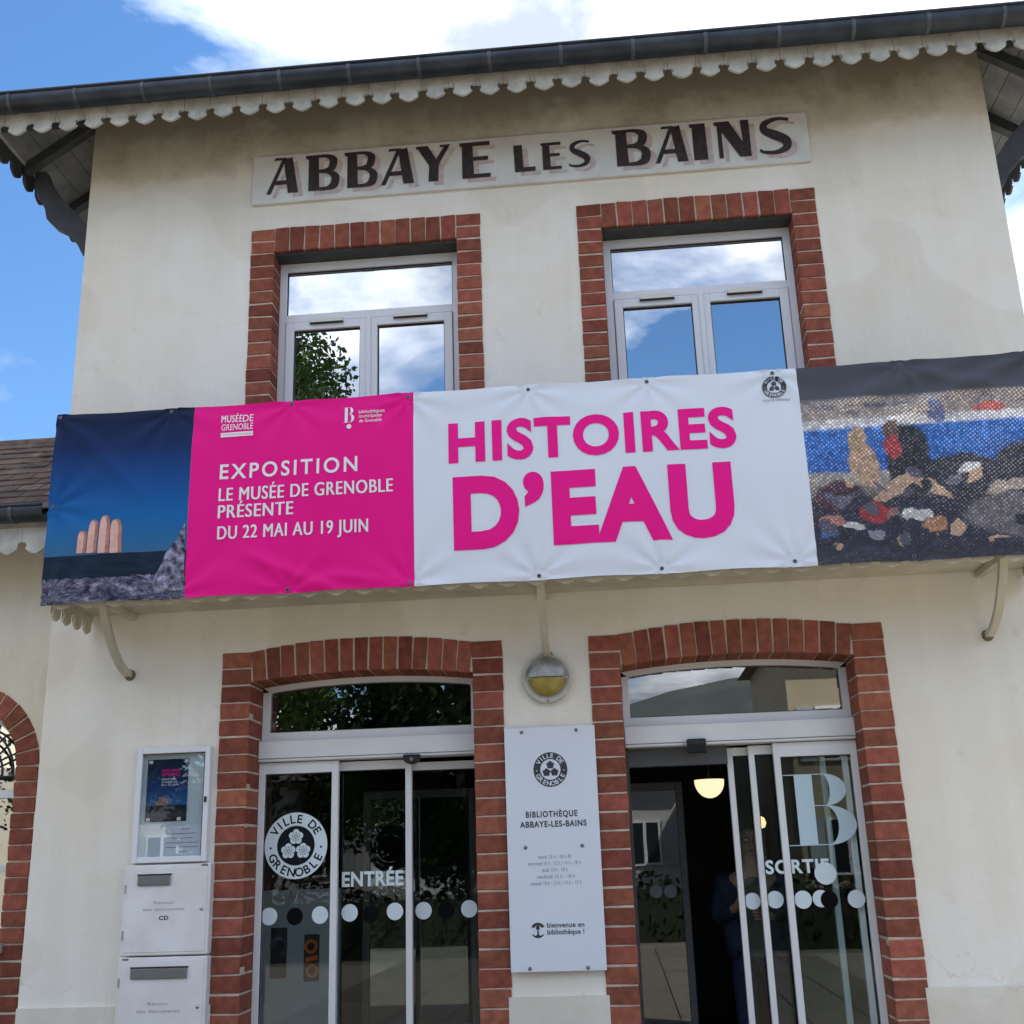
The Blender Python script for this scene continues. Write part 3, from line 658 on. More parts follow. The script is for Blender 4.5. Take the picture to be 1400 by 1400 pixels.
# ================================================================== banner
YBN = -.652; BX0, BX1, BZ0, BZ1 = -2.965, 2.965, 3.125, 4.345
ban = thing('banner', 'long exhibition banner in magenta and white with a photo print at each end', 'banner', (0, YBN, BZ0))
EYES = []
for p, q in ((84, 571), (234, 560), (398, 551), (558, 543), (722, 533), (884, 521), (1056, 509), (1230, 499), (68, 822), (235, 818), (393, 807), (561, 797), (737, 787), (905, 777), (1087, 767), (1250, 760), (73, 694)):
    e = P(p, q, YBN); EYES.append((min(max(e.x, BX0+.02), BX1-.02), min(max(e.z, BZ0+.022), BZ1-.022)))
EYES += [(2.93, 4.32), (2.93, 3.15), (2.93, 3.73)]
def disp(x, z):
    v = (z-BZ0)/(BZ1-BZ0)
    d = -.010*math.sin(math.pi*v) - .0035*math.sin(x*2.1+v*2.2) - .002*math.sin(x*6.3-v*5.0)
    for ex, ez in EYES:
        dx, dz = x-ex, z-ez; r = math.hypot(dx, dz)
        if r < .9:
            a = math.atan2(dz, dx); d += .0065*math.exp(-r/.22)*math.cos(a*9+ex*3)*min(1, r/.05) + .005*math.exp(-r/.10)
    # diagonal creases hanging from the top right and bottom edges
    for (x0, z0, x1, z1, amp, wd) in ((2.9, 4.33, 2.2, 4.0, .014, .05), (2.62, 4.34, 1.9, 4.12, .010, .05), (-1.1, 3.20, -.75, 3.14, .010, .03), (-1.6, 3.32, -1.25, 3.16, .009, .035), (-2.9, 4.3, -2.5, 3.9, .008, .05), (2.9, 4.1, 2.4, 4.22, .010, .04)):
        ux, uz = x1-x0, z1-z0; l = math.hypot(ux, uz); ux /= l; uz /= l
        s_ = (x-x0)*ux+(z-z0)*uz; t_ = -(x-x0)*uz+(z-z0)*ux
        if -.2 < s_ < l+.3:
            f = math.exp(-(t_/wd)**2)*max(0, min(1, (s_+.2)/.2))*max(0, min(1, (l+.3-s_)/.3)); d -= amp*f
    return d
def on_banner(co):
    v = (co.z-BZ0)/(BZ1-BZ0); u = .5-.5*math.cos(2*math.pi*(co.x-BX0)/.74)
    return Vector((co.x, co.y+1.6*disp(co.x, co.z), co.z-.009*u*max(0, v)**5+.007*u*max(0, 1-v)**5))
def bpanel(name, x0, x1, m):
    nx_, nz_ = max(2, int((x1-x0)/.017)), 72; v = []; f = []
    for lay in (0, 1):
        for k in range(nz_+1):
            for i in range(nx_+1): v.append((x0+(x1-x0)*i/nx_, YBN+.0016*lay, BZ0+(BZ1-BZ0)*k/nz_))
    w_ = nx_+1; off = w_*(nz_+1)
    for k in range(nz_):
        for i in range(nx_): a_ = k*w_+i; f += [(a_, a_+1, a_+w_+1, a_+w_), (off+a_+w_, off+a_+w_+1, off+a_+1, off+a_)]
    return MB().add(v, f).build(name, m, ban, smooth=True, fn=on_banner)
def print_mat(name, builder, rough=.42):
    m = bpy.data.materials.new(name); m.use_nodes = True; t = m.node_tree; b = t.nodes['Principled BSDF']; b.inputs['Roughness'].default_value = .6; b.inputs['Specular IOR Level'].default_value = .18
    tcn = t.nodes.new('ShaderNodeTexCoord'); s = t.nodes.new('ShaderNodeSeparateXYZ'); t.links.new(tcn.outputs['Generated'], s.inputs[0])
    t.links.new(builder(t, tcn.outputs['Generated'], s.outputs['X'], s.outputs['Z']), b.inputs['Base Color']); return m
def tramp(t, f, stops, interp='LINEAR'):
    r = t.nodes.new('ShaderNodeValToRGB'); r.color_ramp.interpolation = interp; t.links.new(f, r.inputs[0]); e = r.color_ramp.elements
    while len(e) < len(stops): e.new(.5)
    for q, (p, c) in zip(e, stops): q.position = p; q.color = (*c, 1)
    return r.outputs[0]
def tmath(t, op, a, b):
    n = t.nodes.new('ShaderNodeMath'); n.operation = op
    for i, q in enumerate((a, b)):
        if isinstance(q, (int, float)): n.inputs[i].default_value = q
        else: t.links.new(q, n.inputs[i])
    return n.outputs[0]
def tnoise(t, vec, scale, det=5, stretch=None, rough=.6):
    n = t.nodes.new('ShaderNodeTexNoise'); n.inputs['Scale'].default_value = scale; n.inputs['Detail'].default_value = det; n.inputs['Roughness'].default_value = rough
    if stretch:
        mpn = t.nodes.new('ShaderNodeMapping'); mpn.inputs['Scale'].default_value = stretch; t.links.new(vec, mpn.inputs[0]); vec = mpn.outputs[0]
    t.links.new(vec, n.inputs['Vector']); return n.outputs['Fac']
def tmix(t, f, a, b, mode='MIX'):
    n = t.nodes.new('ShaderNodeMixRGB'); n.blend_type = mode
    for i, q in enumerate((f, a, b)):
        if isinstance(q, (int, float)): n.inputs[i].default_value = q
        elif isinstance(q, tuple): n.inputs[i].default_value = (*q, 1)
        else: t.links.new(q, n.inputs[i])
    return n.outputs[0]
def sea_print(t, vec, x, z):
    base = tramp(t, z, [(0, (.10, .12, .18)), (.30, (.02, .13, .30)), (.42, (.006, .12, .36)), (.60, (.004, .065, .25)), (.80, (.003, .020, .095)), (1, (.005, .013, .042))])
    sea = tramp(t, tnoise(t, vec, 6, 4, (1, 1, 8)), [(.35, (.004, .012, .028)), (.7, (.010, .028, .055))])
    wob = tmath(t, 'ADD', z, tmath(t, 'MULTIPLY', tnoise(t, vec, 9, 4), .05))
    shore = tramp(t, tnoise(t, vec, 13, 8, (1, 1, 2.2), .72), [(.38, (.012, .014, .03)), (.52, (.10, .10, .16)), (.66, (.34, .33, .43))])
    c_ = tmix(t, tmath(t, 'LESS_THAN', z, .242), base, sea)
    return tmix(t, tmath(t, 'LESS_THAN', wob, .152), c_, shore)
def pool_print(t, vec, x, z):
    """generic poolside colour study: bands and soft patches under a coarse print screen"""
    nz = tmath(t, 'MULTIPLY', tmath(t, 'SUBTRACT', tnoise(t, vec, 7, 4), .5), .05)
    zw = tmath(t, 'ADD', z, tmath(t, 'MULTIPLY', nz, .4))
    c_ = tramp(t, zw, [(0, (.05, .05, .07)), (.10, (.035, .038, .06)), (.30, (.03, .034, .055)), (.395, (.30, .28, .25)), (.435, (.40, .38, .34)), (.452, (.025, .12, .42)), (.655, (.03, .16, .50)), (.672, (.66, .66, .68)), (.705, (.60, .59, .58)), (.715, (.36, .31, .27)), (.80, (.30, .27, .25)), (.825, (.075, .08, .10)), (.99, (.06, .065, .082))])
    hx = tmath(t, 'ADD', x, tmath(t, 'MULTIPLY', tmath(t, 'SUBTRACT', tnoise(t, vec, 11, 5, (1, 1, 1.3)), .5), .075)); hz = tmath(t, 'ADD', z, tmath(t, 'MULTIPLY', tmath(t, 'SUBTRACT', tnoise(t, vec, 9, 5, (1.2, 1, .9)), .5), .10))
    def patch(cx, cz, rx, rz, col, rot=0.0):
        nonlocal c_
        dx, dz = tmath(t, 'SUBTRACT', hx, cx), tmath(t, 'SUBTRACT', hz, cz); co, si = math.cos(rot), math.sin(rot)
        u = tmath(t, 'DIVIDE', tmath(t, 'ADD', tmath(t, 'MULTIPLY', dx, co), tmath(t, 'MULTIPLY', dz, si)), rx); v = tmath(t, 'DIVIDE', tmath(t, 'SUBTRACT', tmath(t, 'MULTIPLY', dz, co), tmath(t, 'MULTIPLY', dx, si)), rz)
        f_ = t.nodes.new('ShaderNodeMapRange'); t.links.new(tmath(t, 'ADD', tmath(t, 'MULTIPLY', u, u), tmath(t, 'MULTIPLY', v, v)), f_.inputs[0]); f_.inputs[1].default_value = 1.25; f_.inputs[2].default_value = .88; c_ = tmix(t, f_.outputs[0], c_, col)
    D1, D2, SK, RD, WH, YL = (.022, .028, .036), (.032, .036, .055), (.50, .34, .23), (.36, .045, .05), (.58, .57, .56), (.55, .42, .16)
    patch(.42, .50, .09, .17, D1); patch(.62, .40, .16, .10, D2); patch(.90, .42, .15, .13, D2, .4); patch(.12, .33, .10, .07, (.07, .035, .05)); patch(.36, .64, .035, .055, (.10, .07, .06)); patch(.36, .55, .04, .06, RD)
    patch(.235, .48, .055, .12, SK, .15); patch(.22, .60, .035, .06, (.42, .30, .18)); patch(.36, .36, .11, .032, SK, .55); patch(.49, .36, .10, .028, SK, -.65); patch(.26, .24, .06, .05, RD)
    patch(.42, .22, .06, .03, WH); patch(.49, .165, .05, .032, (.42, .22, .12)); patch(.08, .20, .05, .04, (.42, .18, .15)); patch(.075, .15, .05, .025, (.06, .15, .42)); patch(.35, .10, .022, .022, YL); patch(.255, .13, .03, .025, (.30, .30, .36))
    patch(.66, .42, .05, .02, WH, .3); patch(.80, .33, .09, .03, (.40, .33, .28), .3); patch(.56, .72, .035, .05, (.12, .15, .28)); patch(.78, .73, .07, .018, (.50, .12, .10)); patch(.86, .20, .24, .10, (.15, .14, .15)); patch(.99, .60, .05, .05, (.03, .03, .035))
    c_ = tmix(t, tmath(t, 'MULTIPLY', tmath(t, 'LESS_THAN', zw, .815), .6), c_, tramp(t, tnoise(t, vec, 24, 7, (1.3, 1, 1), .62), [(.30, (.25, .25, .28)), (.5, (.9, .9, .9)), (.68, (1.9, 1.8, 1.7))]), 'MULTIPLY')
    pr = random.Random(21)
    for _ in range(26): patch(pr.random(), pr.uniform(.05, .42), pr.uniform(.012, .05), pr.uniform(.01, .035), pr.choice((D1, D2, SK, (.14, .14, .18), WH, (.30, .16, .12), D1, (.10, .10, .14))), pr.uniform(-.8, .8))
    for _ in range(8): patch(pr.random(), pr.uniform(.73, .80), pr.uniform(.02, .07), pr.uniform(.006, .016), pr.choice(((.12, .12, .14), (.45, .40, .36), (.18, .17, .18))), 0)
    vo = t.nodes.new('ShaderNodeTexVoronoi'); vo.inputs['Scale'].default_value = 68; vo.inputs['Randomness'].default_value = .2
    mpn = t.nodes.new('ShaderNodeMapping'); mpn.inputs['Scale'].default_value = (1.12, .01, 1); mpn.inputs['Rotation'].default_value = (0, .6, 0); t.links.new(vec, mpn.inputs[0]); t.links.new(mpn.outputs[0], vo.inputs['Vector'])
    dots = tramp(t, vo.outputs['Distance'], [(.22, (2.6, 2.4, 2.2)), (.46, (.55, .56, .62))])
    n = t.nodes.new('ShaderNodeMixRGB'); n.blend_type = 'ADD'; n.inputs[0].default_value = .075; t.links.new(c_, n.inputs[1]); t.links.new(dots, n.inputs[2])
    return tmix(t, tmath(t, 'MULTIPLY', tmath(t, 'LESS_THAN', zw, .815), .62), c_, tmix(t, 1.0, n.outputs[0], dots, 'MULTIPLY'))
S1, S2, S3 = -2.082, -.708, 1.598
ph1 = bpanel('photo_print', BX0, S1-.0005, print_mat('sea_print', sea_print)); ph1['label'] = 'printed photo of a dark blue sky over sea and rocky shore'
bpanel('magenta_field', S1+.0005, S2-.0005, M_MAGENTA)
bpanel('white_field', S2+.0005, S3-.0005, M_BWHITE)
ph2 = bpanel('photo_print', S3+.0005, BX1, print_mat('pool_print', pool_print)); ph2['label'] = 'coarse-screened print of people lounging by a blue pool'
# four fingertips rising behind the horizon, printed
M_FING = mat('print_skin_shade', (0.44, 0.21, 0.16), .45, col2=(0.30, 0.12, 0.09), vscale=22); M_FINGL = mat('print_skin_light', (0.72, 0.45, 0.38), .45, col2=(0.60, 0.33, 0.27), vscale=22)
for (p0, p1, pt, ln) in ((105, 119, 727, 3), (119, 134, 712, 2), (134.5, 151, 706, 0), (151, 169, 711, -3)):
    for sh, (k0, k1, m_) in enumerate(((0, 1, M_FING), (.04, .70, M_FINGL))):
        a, b_, t_ = P(p0, 757, YBN), P(p1, 756, YBN), P((p0+p1)/2, pt+1.5*sh, YBN); w_ = b_.x-a.x; zb = max(3.418, a.z-.004); L_ = lambda z: -ln*.0044*(z-t_.z)/(zb-t_.z)*-1
        xl, xr = a.x+w_*k0, a.x+w_*k1; cx, r = (xl+xr)/2, (xr-xl)/2*.96; hgt = t_.z-zb; pts = []
        for u, v in ((-1, 0), (1, 0), (.93, .35), (.97, .62), (.90, .80), (.72, .92), (.40, .985), (0, 1), (-.40, .985), (-.72, .92), (-.90, .80), (-.97, .62), (-.93, .35)):
            pts.append((cx+r*u+ln*.0045*(v-.0)*(-1 if 0 else 1)*.6, zb+hgt*v))
        MB().flat(pts, YBN-.003-.0007*sh-.0002*(p0 % 2)).build('printed_finger', m_, ban, cut=.034, fn=on_banner)
M_ROCK = mat('print_rock', (0.34, 0.33, 0.48), .45, col2=(0.004, 0.005, 0.015), vscale=26, vdetail=8)
rk = [(254.5, 716), (250, 722), (246, 733), (238, 745), (228, 757), (222, 771), (213, 786), (206, 806), (212, 811), (230, 809), (252, 806)]
MB().flat([(min(P(*q, YBN).x, S1-.003), P(*q, YBN).z) for q in rk][::-1], YBN-.003).build('printed_rock', M_ROCK, ban, cut=.034, fn=on_banner)
YT = YBN-.0034
def bword(body, p0, q0, p1, q1_, hpx, m, bold, sp=1.06, **k):
    a, b_ = P(p0, q0, YT), P(p1, q1_, YT); h = P(p0, q0-hpx, YT).z-a.z; z = (a.z+b_.z)/2
    return lettering(body, m, ban, a.x, b_.x, z, z+h, YT, bold, sp, cut=.034, fn=on_banner, **k)
bword('HISTOIRES', 614, 635.5, 1008, 611, 55.5, M_MAGTXT, .038, 1.10)
bword('D’EAU', 621, 752, 1008, 735, 100, M_MAGTXT, .050, 1.12)
bword('EXPOSITION', 301, 655, 489, 646, 20.5, M_TXTW, .018, 1.28)
bword('LE MUSÉE DE GRENOBLE', 300, 685.5, 537, 673, 17.5, M_TXTW, 0.0, 1.10, smear=.026)
bword('PRÉSENTE', 299, 709.5, 401, 704, 17.5, M_TXTW, 0.0, 1.10, smear=.026)
bword('DU 22 MAI AU 19 JUIN', 298, 738.5, 503, 727, 17.5, M_TXTW, 0.0, 1.10, smear=.026)
bword('MUSÉE', 303, 577, 331, 575.5, 10, M_TXTW, 0.0, 1.12, smear=.03); bword('DE', 332, 575.5, 346, 575, 10, M_TXTW, .004, 1.02)
bword('GRENOBLE', 303, 588, 346, 586, 8.5, M_TXTW, .006, 1.02)
a, b_ = P(302, 598, YT), P(346, 588.5, YT); MB().flat([(a.x, a.z), (b_.x, a.z+.003), (b_.x, b_.z), (a.x, b_.z-.003)], YT).build('logo_bar', M_TXTW, ban, cut=.034, fn=on_banner)
lettering('VILLE DE GRENOBLE', M_MAGTXT, ban, a.x+.008, b_.x-.008, a.z+.013, b_.z-.014, YT-.0008, .03, 1.1, cut=.034, fn=on_banner)
a, b_ = P(469, 578, YT), P(485, 555.5, YT); didone_B(ban, a.x, b_.x, a.z, b_.z, YT, M_TXTW, fn=on_banner)
a = P(477.5, 583, YT); MB().disc(a.x, a.z, .015, YT, 16).build('logo_dot', M_TXTW, ban, fn=on_banner)
for s_, q in (('bibliothèques', 565), ('municipales', 571), ('de Grenoble', 577.5)):
    bword(s_, 491, q, 526 if s_[0] == 'b' else 522, q-2.2, 4.6, M_TXTW, .01, 1.04)
a = P(1058.5, 528.5, YT); emblem(ban, a.x, a.z, .070, YT-.002, M_BWHITE, M_PRINTK, neg=True, lod=False, fn=on_banner, cut=.02)
bword('VILLE DE GRENOBLE', 1043, 549, 1080, 547, 3.2, M_PRINTG, .02, 1.1)
for x, z in EYES:
    MB().lathe([(.0045, -.0035), (.008, -.005), (.0115, -.003), (.0125, 0)], (x, YBN-.001, z), 'y', 14).build('eyelet', M_SLOT, ban, smooth=True, fn=on_banner)
    MB().disc(x, z, .0085, YBN-.0056, 12).build('cable_tie', M_BLACKP, ban, fn=on_banner)
fr = MB()
for z in (3.30, 4.30): fr.tube([(-2.90, YBN+.035, z), (2.90, YBN+.035, z)], .016, 8)
for x in (-2.9, -.97, .97, 2.9):
    fr.tube([(x, YBN+.062, 3.25), (x, YBN+.062, 4.32)], .016, 8); fr.tube([(x, YBN+.065, 4.2), (x, -.0, 3.9)], .012, 6)
fr.build('support_frame', M_STEEL, ban)

# ================================================================== painted name board
YN = -.028
nb_ = thing('name_board', 'long white painted board with shadowed black capitals above the upper windows', 'sign', (0, 0, 6.153))
MB().box(-1.984, 1.982, YN, -.001, 6.155, 6.549).build('board', M_SIGNW, nb_, bevel=.004)
def deco(ch, b, x0, x1, z0, z1, y):
    """flared poster capitals: one heavy stroke, the rest thin"""
    w_, h = x1-x0, z1-z0; X = lambda u: x0+u*w_; Z = lambda v: z0+v*h
    q = lambda pts, dy=0: b.flat([(X(u), Z(v)) for u, v in pts], y-dy)
    S = lambda pts, wd, dy=0: stroke(b, [(X(u), Z(v)) for u, v in pts], [t*w_ for t in wd], y-dy)
    if ch == 'A':
        q([(.52, .96), (.80, 1.0), (1.0, 0), (.68, 0)]); q([(.0, 0), (.14, 0), (.62, 1), (.26, 1), (.22, .93), (.47, .93)], .0005); q([(.20, .24), (.80, .24), (.80, .36), (.24, .36)], .001)
    elif ch == 'B':
        q([(.10, 0), (.46, 0), (.42, 1), (.0, 1), (.0, .92), (.10, .88)])
        S([(.35, .955), (.68, .95), (.90, .84), (.86, .62), (.66, .545), (.35, .54)], (.10, .12, .26, .26, .14, .10), .0005)
        S([(.35, .53), (.74, .50), (.97, .36), (.93, .13), (.70, .045), (.35, .045)], (.10, .14, .26, .28, .14, .10), .001)
    elif ch == 'Y':
        q([(.0, 1), (.34, 1), (.66, .5), (.64, 0), (.36, 0), (.38, .44), (.06, .92), (.0, .92)]); q([(.52, .52), (.64, .42), (1.0, 1), (.70, 1), (.70, .94), (.82, .94)], .0005)
    elif ch == 'E':
        q([(.08, 0), (.46, 0), (.42, 1), (.0, 1), (.0, .92), (.08, .88)])
        q([(.40, 0), (.98, 0), (1.0, .11), (.40, .11)], .0005); q([(.40, .48), (.92, .48), (.92, .59), (.40, .59)], .001); q([(.40, .89), (.98, .89), (.98, 1), (.40, 1)], .0015)
    elif ch == 'L':
        q([(.05, 0), (.46, 0), (.40, 1), (.0, 1)]); q([(.40, 0), (1.0, 0), (1.0, .16), (.40, .16)], .0005)
    elif ch == 'I':
        q([(.15, 0), (.92, 0), (.88, 1), (.0, 1), (.0, .92), (.15, .88)])
    elif ch == 'N':
        q([(.08, 0), (.20, 0), (.20, .96), (.0, 1), (.0, .92), (.08, .88)]); q([(.04, 1), (.42, 1), (.98, .06), (.98, 0), (.66, 0), (.08, .90)], .0005); q([(.80, 0), (.98, 0), (.98, 1), (.74, 1)], .001)
    elif ch == 'S':
        S([(.95, .92), (.60, .96), (.24, .85), (.22, .66), (.50, .52), (.80, .36), (.80, .16), (.50, .05), (.12, .08), (.04, .16)], (.10, .12, .20, .24, .32, .30, .22, .14, .10, .05))
LET = [('A', 365, 408, 246), ('B', 418, 459.5, 241), ('B', 471, 511.5, 236), ('A', 521, 566, 232), ('Y', 569, 616, 228), ('E', 628.5, 671, 223), ('L', 702.5, 732, 224), ('E', 740, 768, 221), ('S', 777, 808, 218), ('B', 838, 884, 207), ('A', 895, 940, 203), ('I', 944, 969, 200), ('N', 978, 1027, 196), ('S', 1036, 1083, 188)]
for i, (ch, a, b_, my) in enumerate(LET):
    A, B2 = P(a, my, YN), P(b_, my, YN); small = 6 <= i <= 8
    z0 = 6.225 if not small else 6.245; z1 = 6.520 if not small else 6.465
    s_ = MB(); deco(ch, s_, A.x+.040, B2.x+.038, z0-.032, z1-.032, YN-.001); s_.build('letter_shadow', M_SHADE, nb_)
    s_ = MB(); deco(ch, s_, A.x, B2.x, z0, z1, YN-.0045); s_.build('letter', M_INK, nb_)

# ================================================================== information plaque
YP = -.045
plq = thing('information_plaque', 'tall pale plaque with round seal and opening hours screwed between the doors', 'plaque', (0, 0, .97))
MB().box(-.268, .281, YP, YP+.012, .972, 2.356).build('plate', M_PLAQUE, plq, bevel=.002)
YQ = YP-.0012
for p, q in ((713, 1001.5), (787.5, 998), (718.5, 1159), (796, 1156), (724.5, 1324.5), (804, 1323)):
    e = P(p, q, YP); MB().lathe([(0, -.008), (.008, -.007), (.011, 0)], (e.x, YP, e.z), 'y', 14).build('screw', M_SLOT, plq, smooth=True)
    MB().tube([(e.x, YP+.012, e.z), (e.x, -.012, e.z)], .008, 8).build('spacer', M_STEEL, plq)
e = P(752.5, 1052, YQ); emblem(plq, e.x, e.z, .102, YQ, M_PLAQUE, M_PRINTK, neg=True, lod=False)
def pword(body, p0, q0, p1, q1_, hpx, m, bold, sp=1.08, cap='H', par=plq, Y=YQ):
    a, b_ = P(p0, q0, Y), P(p1, q1_, Y); h = P(p0, q0-hpx, Y).z-a.z; z = (a.z+b_.z)/2
    return lettering(body, m, par, a.x, b_.x, z, z+h, Y, bold, sp, cap=cap)
pword('BIBLIOTHÈQUE', 719, 1118.5, 789.5, 1115.5, 8.5, M_PRINTK, .03, 1.2)
pword('ABBAYE-LES-BAINS', 711, 1132, 802, 1129, 8.5, M_PRINTK, .03, 1.15)
for s_, a0, a1, q in (('mardi 15 h - 18 h 30', 736, 781, 1172), ('mercredi 10 h - 12 h | 14 h - 18 h', 722, 794, 1181), ('jeudi 15 h - 18 h', 741, 776, 1190), ('vendredi 15 h - 18 h', 734, 786, 1199), ('samedi 10 h - 12 h | 14 h - 17 h', 726, 795, 1208)):
    pword(s_, a0, q+2.5, a1, q+.8, 5.2, M_PRINTG, .012, 1.08)
pword('bienvenue en', 748, 1268.5, 799, 1267, 7, M_PRINTK, .02, 1.05); pword('bibliothèque !', 748.5, 1278, 799, 1276.5, 7, M_PRINTK, .02, 1.05)
e = P(735.5, 1272, YQ); k = MB().ring(e.x, e.z, .026, .042, YQ, 30, .15*math.pi, .85*math.pi).disc(e.x, e.z+.014, .012, YQ-.0004, 16).box(e.x-.004, e.x+.004, YQ-.0005, YQ, e.z-.036, e.z+.004)
k.ring(e.x-.018, e.z-.012, .017, .024, YQ, 14, -math.pi*.5, 0).ring(e.x+.018, e.z-.012, .017, .024, YQ, 14, math.pi, math.pi*1.5).ring(e.x, e.z, .034, .042, YQ, 20, -.80*math.pi, -.2*math.pi).build('welcome_mark', M_PRINTK, plq)

# ================================================================== notice case, its papers, two return boxes
NX0, NX1, NZ0, NZ1 = -2.563, -2.095, 1.640, 2.323
nc = thing('notice_case', 'glazed white metal notice case on the wall left of the entrance', 'notice board', (-2.33, 0, NZ0))
t_ = .034; f = MB().box(NX0, NX0+t_, -.052, -.001, NZ0, NZ1).box(NX1-t_, NX1, -.052, -.001, NZ0, NZ1).box(NX0+t_, NX1-t_, -.052, -.001, NZ1-t_, NZ1).box(NX0+t_, NX1-t_, -.052, -.001, NZ0, NZ0+t_)
f.build('frame', mat('case_white', (.68, .70, .74), .4), nc, bevel=.004)
MB().box(NX0+t_, NX1-t_, -.012, -.001, NZ0+t_, NZ1-t_).build('back_panel', mat('case_back', (.60, .66, .70), .6), nc)
MB().box(NX0+t_, NX1-t_, -.042, -.038, NZ0+t_, NZ1-t_).build('pane', G_CASE, nc)
MB().box(NX1-.026, NX1-.012, -.058, -.052, 1.985, 2.02).build('lock', M_BLACKP, nc)
s_ = MB().box(NX0+t_, NX1-t_, -.044, -.0425, NZ1-t_-.006, NZ1-t_).box(NX1-t_-.006, NX1-t_, -.044, -.0425, NZ0+t_, NZ1-t_-.006).build('seal', M_RUBBER, nc)
def poster_print(t, vec, x, z):
    b = tramp(t, z, [(0, (.02, .022, .035)), (.12, (.05, .05, .07)), (.20, (.004, .01, .02)), (.255, (.004, .012, .024)), (.265, (.02, .13, .33)), (.5, (.01, .06, .2)), (.8, (.006, .02, .08)), (1, (.006, .015, .045))]); return b
pz0, pz1 = P(228, 1123, -.02).z, P(228, 1038, -.02).z; px0, px1 = P(200, 1080, -.02).x, P(256, 1080, -.02).x
po = thing('exhibition_poster', 'dark blue exhibition poster pinned inside the notice case', 'poster', (-2.38, -.015, pz0))
MB().box(px0, px1, -.0155, -.0135, pz0, pz1).build('sheet', print_mat('poster_print', poster_print), po)
yy = -.0163; H = pz1-pz0; Wd = px1-px0
lettering('HISTOIRES', M_MAGTXT, po, px0+.36*Wd, px0+.80*Wd, pz0+.795*H, pz0+.835*H, yy, .04, 1.1); lettering('D’EAU', M_MAGTXT, po, px0+.36*Wd, px0+.80*Wd, pz0+.725*H, pz0+.78*H, yy, .045, 1.1)
for i, s_ in enumerate(('EXPOSITION', 'LE MUSEE DE', 'DU 22 MAI')): lettering(s_, M_TXTW, po, px0+.36*Wd, px0+(.70+.04*i)*Wd, pz0+(.66-.045*i)*H, pz0+(.69-.045*i)*H, yy, .02, 1.1)
for i in range(4):
    x = px0+(.24+.075*i)*Wd; h = (.07, .13, .15, .12)[i]*H; MB().flat([(x, pz0+.262*H), (x+.07*Wd, pz0+.262*H), (x+.066*Wd, pz0+.262*H+h*.8), (x+.035*Wd, pz0+.262*H+h), (x+.006*Wd, pz0+.262*H+h*.8)], yy-.0004*(i % 2)).build('printed_finger', M_FING, po)
for u, v in ((.03, .955), (.90, .955), (.03, .03), (.78, .03)): MB().box(px0+u*Wd, px0+(u+.09)*Wd, yy-.0006, yy+.0004, pz0+v*H-.008, pz0+v*H+.012).build('tape', M_TXTW, po)
nz0, nz1 = P(250, 1172, -.02).z, P(250, 1128, -.02).z; nx0, nx1 = P(220, 1150, -.02).x, P(277, 1150, -.02).x
pa = thing('paper_notice', 'white printed sheet below the poster inside the notice case', 'paper', ((nx0+nx1)/2, -.015, nz0))
MB().box(nx0, nx1, -.0155, -.0135, nz0, nz1).build('sheet', mat('paper', (.70, .73, .80), .7), pa)
hh = nz1-nz0; ww = nx1-nx0
for i, (u0, u1) in enumerate(((.45, .68), (.18, .82), (.25, .75), (.10, .90), (.12, .88), (.40, .62))):      # lines of type too small to read
    z = nz1-(.12+.14*i)*hh; MB().flat([(nx0+u0*ww, z-.003), (nx0+u1*ww, z-.003), (nx0+u1*ww, z+.002), (nx0+u0*ww, z+.002)], -.0163).build('printed_line', M_PRINTG, pa)
def return_box(z0, z1, x0, x1, label, slot, lines, latch):
    r = thing('book_return_box', label, 'return box', ((x0+x1)/2, 0, z0), 'white return boxes')
    MB().box(x0, x1, -.075, -.001, z0, z1).build('body', M_BOX, r, bevel=.005)
    MB().box(x0+.018, x1-.018, -.079, -.0752, z0+.018, z1-.018).build('door_panel', M_BOX, r, bevel=.002)
    a, b_ = slot; m_ = MB().box(a, b_, -.094, -.0792, z1-.118, z1-.062).build('slot_flap', M_SLOT, r, bevel=.004)
    MB().box(a-.006, b_+.006, -.083, -.0793, z1-.061, z1-.052).build('slot_rim', M_BLACKP, r)
    for s_, u0, u1, dz, c_, bo in lines: lettering(s_, M_PRINTG if bo < .03 else M_PRINTK, r, x0+u0*(x1-x0), x0+u1*(x1-x0), z1-dz, z1-dz+c_, -.0798, bo, 1.1)
    MB().lathe([(0, -.007), (.009, -.006), (.012, 0)], (x1-.045, -.079, z0+.5*(z1-z0)), 'y', 16).build('lock', M_STEEL, r, smooth=True)
    for zz_ in (z0+.09, z1-.16): MB().tube([(x0+.009, -.079, zz_), (x0+.009, -.079, zz_+.05)], .005, 8).build('hinge', M_STEEL, r)
    MB().box(latch-.018, latch+.018, -.0785, -.0755, z1-.014, z1-.004).build('latch', M_SLOT, r)
return_box(1.117, 1.628, -2.583, -2.052, 'white return box with small grey slot just below the notice case', (-2.495, -2.295), (('Retour', .36, .60, .225, .017, .01), ('des documents', .24, .72, .262, .017, .01), ('CD', .43, .54, .315, .024, .045)), -2.09)
return_box(.560, 1.108, -2.588, -2.050, 'white return box with wide grey slot, lower of the two', (-2.505, -2.165), (('Retour', .36, .60, .262, .018, .01), ('des documents', .24, .72, .302, .018, .01)), -2.545)

